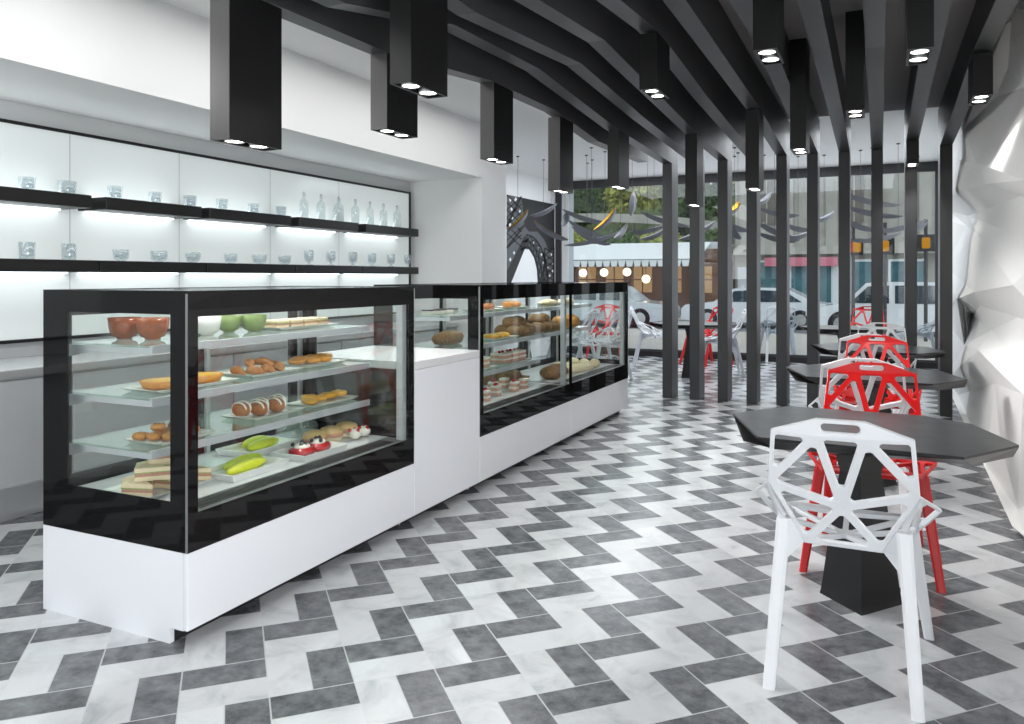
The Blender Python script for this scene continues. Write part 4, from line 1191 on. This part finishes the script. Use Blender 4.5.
b = B(); b.box((-30, YW + .1, -.3), (20, 19.0, -.02)); tag(obj('pavement', b, SM['pave']), 'pale pavement outside the window', 'pavement', None, 'structure')
b = B(); b.box((-30, 19.0, -.4), (20, 24.0, -.06)); tag(obj('road', b, SM['road']), 'grey street beyond the pavement', 'road', None, 'structure')
b = B(); b.box((-30, 24.0, -.4), (20, 60, -.02)); tag(obj('far_pavement', b, SM['pave']), 'pavement on the far side of the street', 'pavement', None, 'structure')

# cafe with its long white awning
t = thing('cafe_building', 'low cafe with warm lit windows under the long white awning', 'building', (-9.0, 26.5, 0))
b = B(); b.box((-18, 26.0, 0), (-4.8, 29, 2.2)); obj('wall', b, SM['cafe'], t, world=True)
for i in range(11):
    x0 = -15.6 + i * 1.0
    b = B(); b.box((x0, 25.94, .75), (x0 + .62, 25.99, 1.62)); w = obj('window', b, SM['warm'], t, world=True)
    b = B(); b.box((x0 + .29, 25.92, .75), (x0 + .33, 25.945, 1.62)); b.box((x0 - .04, 25.92, 1.16), (x0 + .66, 25.945, 1.20)); obj('glazing_bar', b, SM['cafe'], w, world=True)
b = B(); b.box((-18, 26.02, 2.2), (-4.75, 29.2, 2.42)); obj('roof_edge', b, SM['shop_white'], t, world=True)
t = thing('awning', 'long white canvas awning over the cafe front', 'awning', (-9, 25, 1.9))
b = B(); b.prism([(-15.6, 25.93, 2.42), (-15.6, 23.9, 1.84), (-15.6, 23.9, 1.80), (-15.6, 25.93, 2.36)], (10.6, 0, 0)); obj('canvas', b, SM['awning'], t, world=True)
b = B()
for i in range(42):
    x = -15.6 + i * .2524
    b.prism([(x, 23.9, 1.82), (x + .2524, 23.9, 1.82), (x + .21, 23.9, 1.60), (x + .04, 23.9, 1.60)], (0, .015, 0))
obj('scalloped_valance', b, SM['awning'], t, world=True)
for i, (px, py) in enumerate(((583, 273), (604, 272.5), (627, 272), (646, 279))):
    p = at_y(px, py, 25.3)
    o = thing('pendant_globe_lamp', '%s glowing globe lamp from the left under the cafe awning' % ORD[i], 'lamp', p, 0, 'globe lamps under the awning')
    b = B(); b.ball((0, 0, 0), .14); obj('globe', b, SM['bulb'], o, smooth=True)
    b = B(); b.tube((0, 0, .13), (0, 0, 2.1 - p.z), .012); obj('rod', b, M['cable'], o)

# terrace wall with arch, greenery behind
t = thing('terrace_wall', 'curved pale stone terrace parapet above the cafe', 'wall', (-10, 31, 0))
b = B()
top = [(-18 + i * .9, 3.9 - .045 * (i - 7) ** 2 * .25) for i in range(17)]
for (x0, za), (x1, zb) in zip(top[:-1], top[1:]):
    b.prism([(x0, 30.5, za - .35), (x1, 30.5, zb - .35), (x1, 30.5, zb), (x0, 30.5, za)], (0, .4, 0))
obj('parapet', b, SM['stone'], t, world=True)
b = B(); b.box((-18, 30.6, 0), (-3.6, 31, 2.9)); obj('retaining_wall', b, SM['stone_dark'], t, world=True)

# stone facade on the right
t = thing('stone_building', 'weathered grey stone building with pilasters and shopfronts across the street', 'building', (1.5, 27, 0))
b = B(); b.box((-4.4, 27, 0), (9, 30, 9)); obj('facade', b, SM['stone'], t, world=True)
for i in range(9):
    x0 = -4.2 + i * 1.32
    b = B(); b.box((x0, 26.8, 2.2), (x0 + .34, 27, 8.8)); obj('pilaster', b, SM['stone'], t, world=True)
    if i % 2 == 0 and i < 8:
        b = B(); b.box((x0 + .55, 26.93, 3.0), (x0 + 1.1, 26.99, 6.0)); w = obj('window', b, SM['stone_dark'], t, world=True)
        b = B(); b.box((x0 + .80, 26.9, 3.0), (x0 + .84, 26.94, 6.0)); obj('glazing_bar', b, SM['stone'], w, world=True)
b = B(); b.box((-4.4, 26.6, 2.0), (9, 27, 2.24)); obj('cornice', b, SM['stone'], t, world=True)
b = B(); b.box((-3.4, 26.55, 1.62), (-1.2, 26.62, 1.9)); obj('pink_fascia', b, SM['pink'], t, world=True, label='pink shop fascia')
b = B(); b.box((-4.3, 26.85, 0), (-1.0, 26.98, 1.6)); obj('shop_wall', b, SM['shop_white'], t, world=True)
for x0, x1 in ((-3.6, -2.9), (-2.6, -1.4), (-.8, .0), (.3, 1.2), (2.2, 3.1), (3.5, 4.2)):
    b = B(); b.box((x0, 26.80, .3), (x1, 26.88, 1.75)); w = obj('shop_window', b, SM['teal'], t, world=True)
    b = B(); b.box((x0 - .07, 26.78, .25), (x0, 26.9, 1.82)); b.box((x1, 26.78, .25), (x1 + .07, 26.9, 1.82)); b.box((x0, 26.78, 1.75), (x1, 26.9, 1.82)); obj('shop_frame', b, SM['shop_white'], w, world=True)

# vehicles
def vehicle(name, label, cx, y, L, Hh, Wd, prof, glass, paint, flip=False):
    t = thing(name, label, 'van' if 'van' in name else 'car', (cx, y, -.06))
    s = -1 if flip else 1
    b = B(); b.prism([(s * x * L, -Wd / 2, z * Hh) for x, z in prof], (0, Wd, 0)); b.bevel(.05, 2, .5); obj('body', b, paint, t, smooth=False)
    for g_ in glass:
        b = B(); b.prism([(s * x * L, -Wd / 2 - .012, z * Hh) for x, z in g_], (0, Wd + .024, 0)); obj('side_window', b, SM['darkglass'], t)
    for x in (-.31, .31):
        for sy in (-1, 1):
            b = B(); r = .235 * Hh
            bm_prof = [(r, -.09), (r, .09)]
            n = 22
            ring = lambda rr, yy: [(x * L + rr * math.cos(2 * PI * i / n), yy, r + rr * math.sin(2 * PI * i / n)) for i in range(n)]
            yy = sy * (Wd / 2 - .07)
            b.loft([ring(r * .9, yy - .1), ring(r, yy - .07), ring(r, yy + .07), ring(r * .9, yy + .1)]); wo = obj('wheel', b, SM['tyre'], t)
            b = B(); b.loft([ring(r * .58, yy - .105), ring(r * .55, yy + .105)]); obj('hubcap', b, SM['chrome'], wo)
    b = B(); b.box((s * -.505 * L - .02, -Wd * .40, .36 * Hh), (s * -.495 * L + .03, -Wd * .2, .45 * Hh)); b.box((s * -.505 * L - .02, Wd * .2, .36 * Hh), (s * -.495 * L + .03, Wd * .40, .45 * Hh)); obj('headlamps', b, M['steel'], t)
    return t
CAR = [(-.5, .2), (-.5, .46), (-.47, .56), (-.27, .64), (-.13, .97), (-.02, 1.0), (.22, .98), (.40, .66), (.49, .6), (.5, .2), (.40, .15), (-.40, .15)]
CARG = [[(-.235, .65), (-.125, .91), (-.01, .94), (-.01, .65)], [(.015, .65), (.015, .94), (.21, .92), (.32, .66)]]
p = at_y(607, 300, 20.6); vehicle('hatchback_car', 'silver car parked across the street at the left, in front of the cafe', p.x, 20.6, 3.7, 1.10, 1.5, CAR, CARG, SM['silver'], True)
p = at_y(757, 300, 21.6); vehicle('saloon_car', 'white car in the street behind the fourth and fifth posts', p.x, 21.6, 3.7, 1.06, 1.5, CAR, CARG, SM['white_car'])
VAN = [(-.5, .18), (-.5, .44), (-.40, .56), (-.29, .62), (-.18, .98), (-.10, 1.0), (.20, 1.0), (.25, .60), (.49, .58), (.5, .18), (.42, .14), (-.42, .14)]
VANG = [[(-.265, .62), (-.17, .92), (-.06, .94), (-.06, .62)], [(-.03, .62), (-.03, .94), (.17, .94), (.21, .62)]]
p = at_y(900, 300, 19.6); vehicle('pickup_van', 'white pickup van in the street behind the last posts', p.x, 19.6, 3.8, 1.22, 1.6, VAN, VANG, SM['white_car'])

# street signals
def signal(px0, px1, py, y, lens, label):
    a = at_y(px0, py, y); c = at_y(px1, py, y)
    t = thing('traffic_signal', label, 'traffic light', ((a.x + c.x) / 2, y, -.02), 0, 'street signals')
    b = B(); b.tube((0, .1, 0), (0, .1, a.z + .5), .035); obj('pole', b, M['cable'], t)
    b = B(); b.box((a.x - .12, y, a.z - .17), (c.x + .12, y + .09, a.z + .17)); b.bevel(.02, 1); h = obj('housing', b, M['black_lac'], t, world=True)
    n = len(lens)
    for i, l in enumerate(lens):
        x = a.x + (c.x - a.x) * i / max(1, n - 1) if n > 1 else (a.x + c.x) / 2
        b = B(); b.box((x - .075, y - .03, a.z - .11), (x + .075, y, a.z + .11)); b.bevel(.015, 2)
        obj('lens', b, l, h, world=True)
signal(849, 857, 247, 17.5, [SM['red_light'], SM['amber']], 'red and amber street signal between the seventh and eighth posts')
signal(882, 888, 246, 17.6, [SM['amber']], 'amber street signal between the eighth and ninth posts')
signal(923, 929, 243, 17.6, [SM['amber']], 'amber street signal just left of the last post')

b = B()
for i in range(12):
    x0 = -26 + i * 2.0
    z0, z1 = 6.6 + .8 * math.sin(i * 1.3), 6.6 + .8 * math.sin((i + 1) * 1.3)
    b.prism([(x0, 38, -.3), (x0 + 2, 38, -.3), (x0 + 2, 41, z1), (x0, 41, z0)], (0, 3, 0))
hl = obj('hillside', b, mat('wooded_hillside', (112, 126, 84), .9, var=.75, scale=.9, bump=.8)); tag(hl, 'wooded green hillside behind the trees', 'hill', None, 'structure')
# trees: trunk and a crown of leaves
def tree(label, x, y, h, r, m, seed, n=2200, base=0.0):
    r_ = random.Random(seed)
    t = thing('tree', label, 'tree', (x, y, base), 0, 'trees behind the terrace')
    b = B(); b.tube((0, 0, 0), (.1, 0, h * .75), .12, .05); obj('trunk', b, SM['bark'], t)
    b = B()
    cl = [(r_.uniform(-.6, .6) * r, r_.uniform(-.4, .4) * r, h + r_.uniform(-.5, .4) * r, r * r_.uniform(.35, .6)) for _ in range(9)]
    for i in range(n):
        cx, cy, cz, cr = cl[i % 9]
        v = Vector((r_.gauss(0, 1), r_.gauss(0, 1), r_.gauss(0, 1))).normalized() * cr * r_.uniform(.75, 1.05)
        c = Vector((cx, cy, cz)) + v
        e = Euler((r_.uniform(0, 6), r_.uniform(0, 6), r_.uniform(0, 6))).to_matrix()
        s_ = r_.uniform(.09, .2)
        b.poly([c + e @ Vector(q) * s_ for q in ((-1, 0, 0), (0, -.55, .1), (1, 0, 0), (0, .55, .1))])
    bm = b.bm
    me = bpy.data.meshes.new('crown'); bm.to_mesh(me); bm.free(); me.materials.append(m)
    o = bpy.data.objects.new('crown', me); C.objects.link(o); o.parent = t
TR = [(-18.4, 33, 4.4, 1.5, 0, 'leftmost dark tree behind the terrace'), (-15.4, 33.4, 5.0, 1.5, 1, 'pale green tree second from the left behind the terrace'), (-12.6, 33, 4.5, 1.4, 0, 'dark green tree third from the left behind the terrace'),
      (-9.9, 33.4, 4.9, 1.4, 1, 'pale green tree fourth from the left behind the terrace'), (-7.2, 33, 4.4, 1.4, 0, 'dark green tree near the first post behind the terrace'), (-4.3, 33.4, 5.2, 1.5, 1, 'rightmost pale tree beside the stone building'),
      (-16.9, 36.2, 6.2, 1.5, 1, 'tall pale tree in the back row on the left'), (-14.0, 36.5, 6.0, 1.5, 0, 'tall dark tree in the back row, second from the left'), (-11.2, 36.2, 6.3, 1.4, 0, 'tall dark tree in the middle of the back row'), (-8.5, 36.5, 6.0, 1.4, 1, 'tall pale tree in the back row above the parapet end'), (-5.7, 36.2, 6.2, 1.4, 0, 'tall dark tree at the right of the back row')]
for i, (x, y, h, r, k_, lab) in enumerate(TR): tree(lab, x, y, h, r, SM['leaf2'] if k_ else SM['leaf'], 300 + i)
def shrub(label, x, y, z, r, m, seed):
    r_ = random.Random(seed); b = B()
    for i in range(420):
        v = Vector((r_.gauss(0, 1), r_.gauss(0, .6), r_.gauss(0, .6))).normalized()
        c = Vector((v.x * r * 1.6, v.y * r, abs(v.z) * r)) * r_.uniform(.7, 1.05) + Vector((0, 0, .1))
        e = Euler((r_.uniform(0, 6), r_.uniform(0, 6), r_.uniform(0, 6))).to_matrix(); s_ = r_.uniform(.06, .12)
        b.poly([c + e @ Vector(q) * s_ for q in ((-1, 0, 0), (0, -.55, .1), (1, 0, 0), (0, .55, .1))])
    o = obj('shrub', b, m); o.location = (x, y, z)
    tag(o, label, 'shrub', 'shrubs on the cafe roof')
for i in range(7):
    shrub('%s leafy shrub from the left on the cafe roof' % ORD[i], -15.3 + i * 1.62, 28.0, 2.45, .46, SM['leaf2'] if i % 2 else SM['leaf'], 500 + i)

# ---------------------------------------------------------------- light
w = bpy.data.worlds.new('daylight'); S.world = w; w.use_nodes = True
bg = w.node_tree.nodes['Background']
bg.inputs['Color'].default_value = (.93, .965, 1.0, 1)
bg.inputs['Strength'].default_value = 1.0
sun = bpy.data.lights.new('overcast_sun', 'SUN'); sun.energy = .8; sun.angle = .6
so = bpy.data.objects.new('overcast_sun', sun); so.rotation_euler = (math.radians(48), 0, math.radians(12)); C.objects.link(so)
area('front_fill', (-2.0, -2.5, 1.7), (PI / 2, 0, 0), 5.5, 2.6, 8, (1, 1, 1))  # added fill from behind the camera; the wall there has no window
area('side_fill', (2.1, -.2, 1.6), (0, PI / 2, 0), 2.6, 3.6, 185, (1, 1, 1))  # fill added on the right for the counter fronts, not a window
area('rear_window_daylight', (-2.0, YW - .1, 1.5), (-PI / 2, 0, 0), 5.2, 2.3, 26, (.86, .93, 1))
area('front_left_fill', (-4.5, -1.0, 1.65), (0, -PI / 2, .55), 2.3, 2.4, 50, (1, 1, 1))  # invented source, added to light the faceted right wall
area('rear_fill', (-2.0, 10.4, CZ - .02), (0, 0, 0), 4.4, 2.6, 105, (.9, .95, 1))  # no fitting here; fill added to brighten the rear zone
area('bulkhead_fill', (XB + .03, 4.4, 2.42), (0, -PI / 2 + .42, 0), .12, 6.4, 74, (1, .995, .985), 2.0)  # long fill added to reach the right wall; the bulkhead has no lamp
# overhead fill added for the counter aisle and recess; no cove exists
area('overhead_fill', (-3.05, 3.0, 2.84), (0, 0, 0), .7, 8.0, 48, (1, .99, .98))

vs = S.view_settings
S.display_settings.display_device = 'sRGB'
vs.view_transform = 'Standard'; vs.look = 'None'; vs.gamma = 1.0; vs.use_curve_mapping = False
vs.exposure = 0.1
cy = S.cycles
cy.max_bounces = 10; cy.diffuse_bounces = 4; cy.glossy_bounces = 4; cy.transmission_bounces = 6; cy.transparent_max_bounces = 40
cy.caustics_reflective = False; cy.caustics_refractive = False
cy.sample_clamp_indirect = 6.0
cy.use_denoising = True
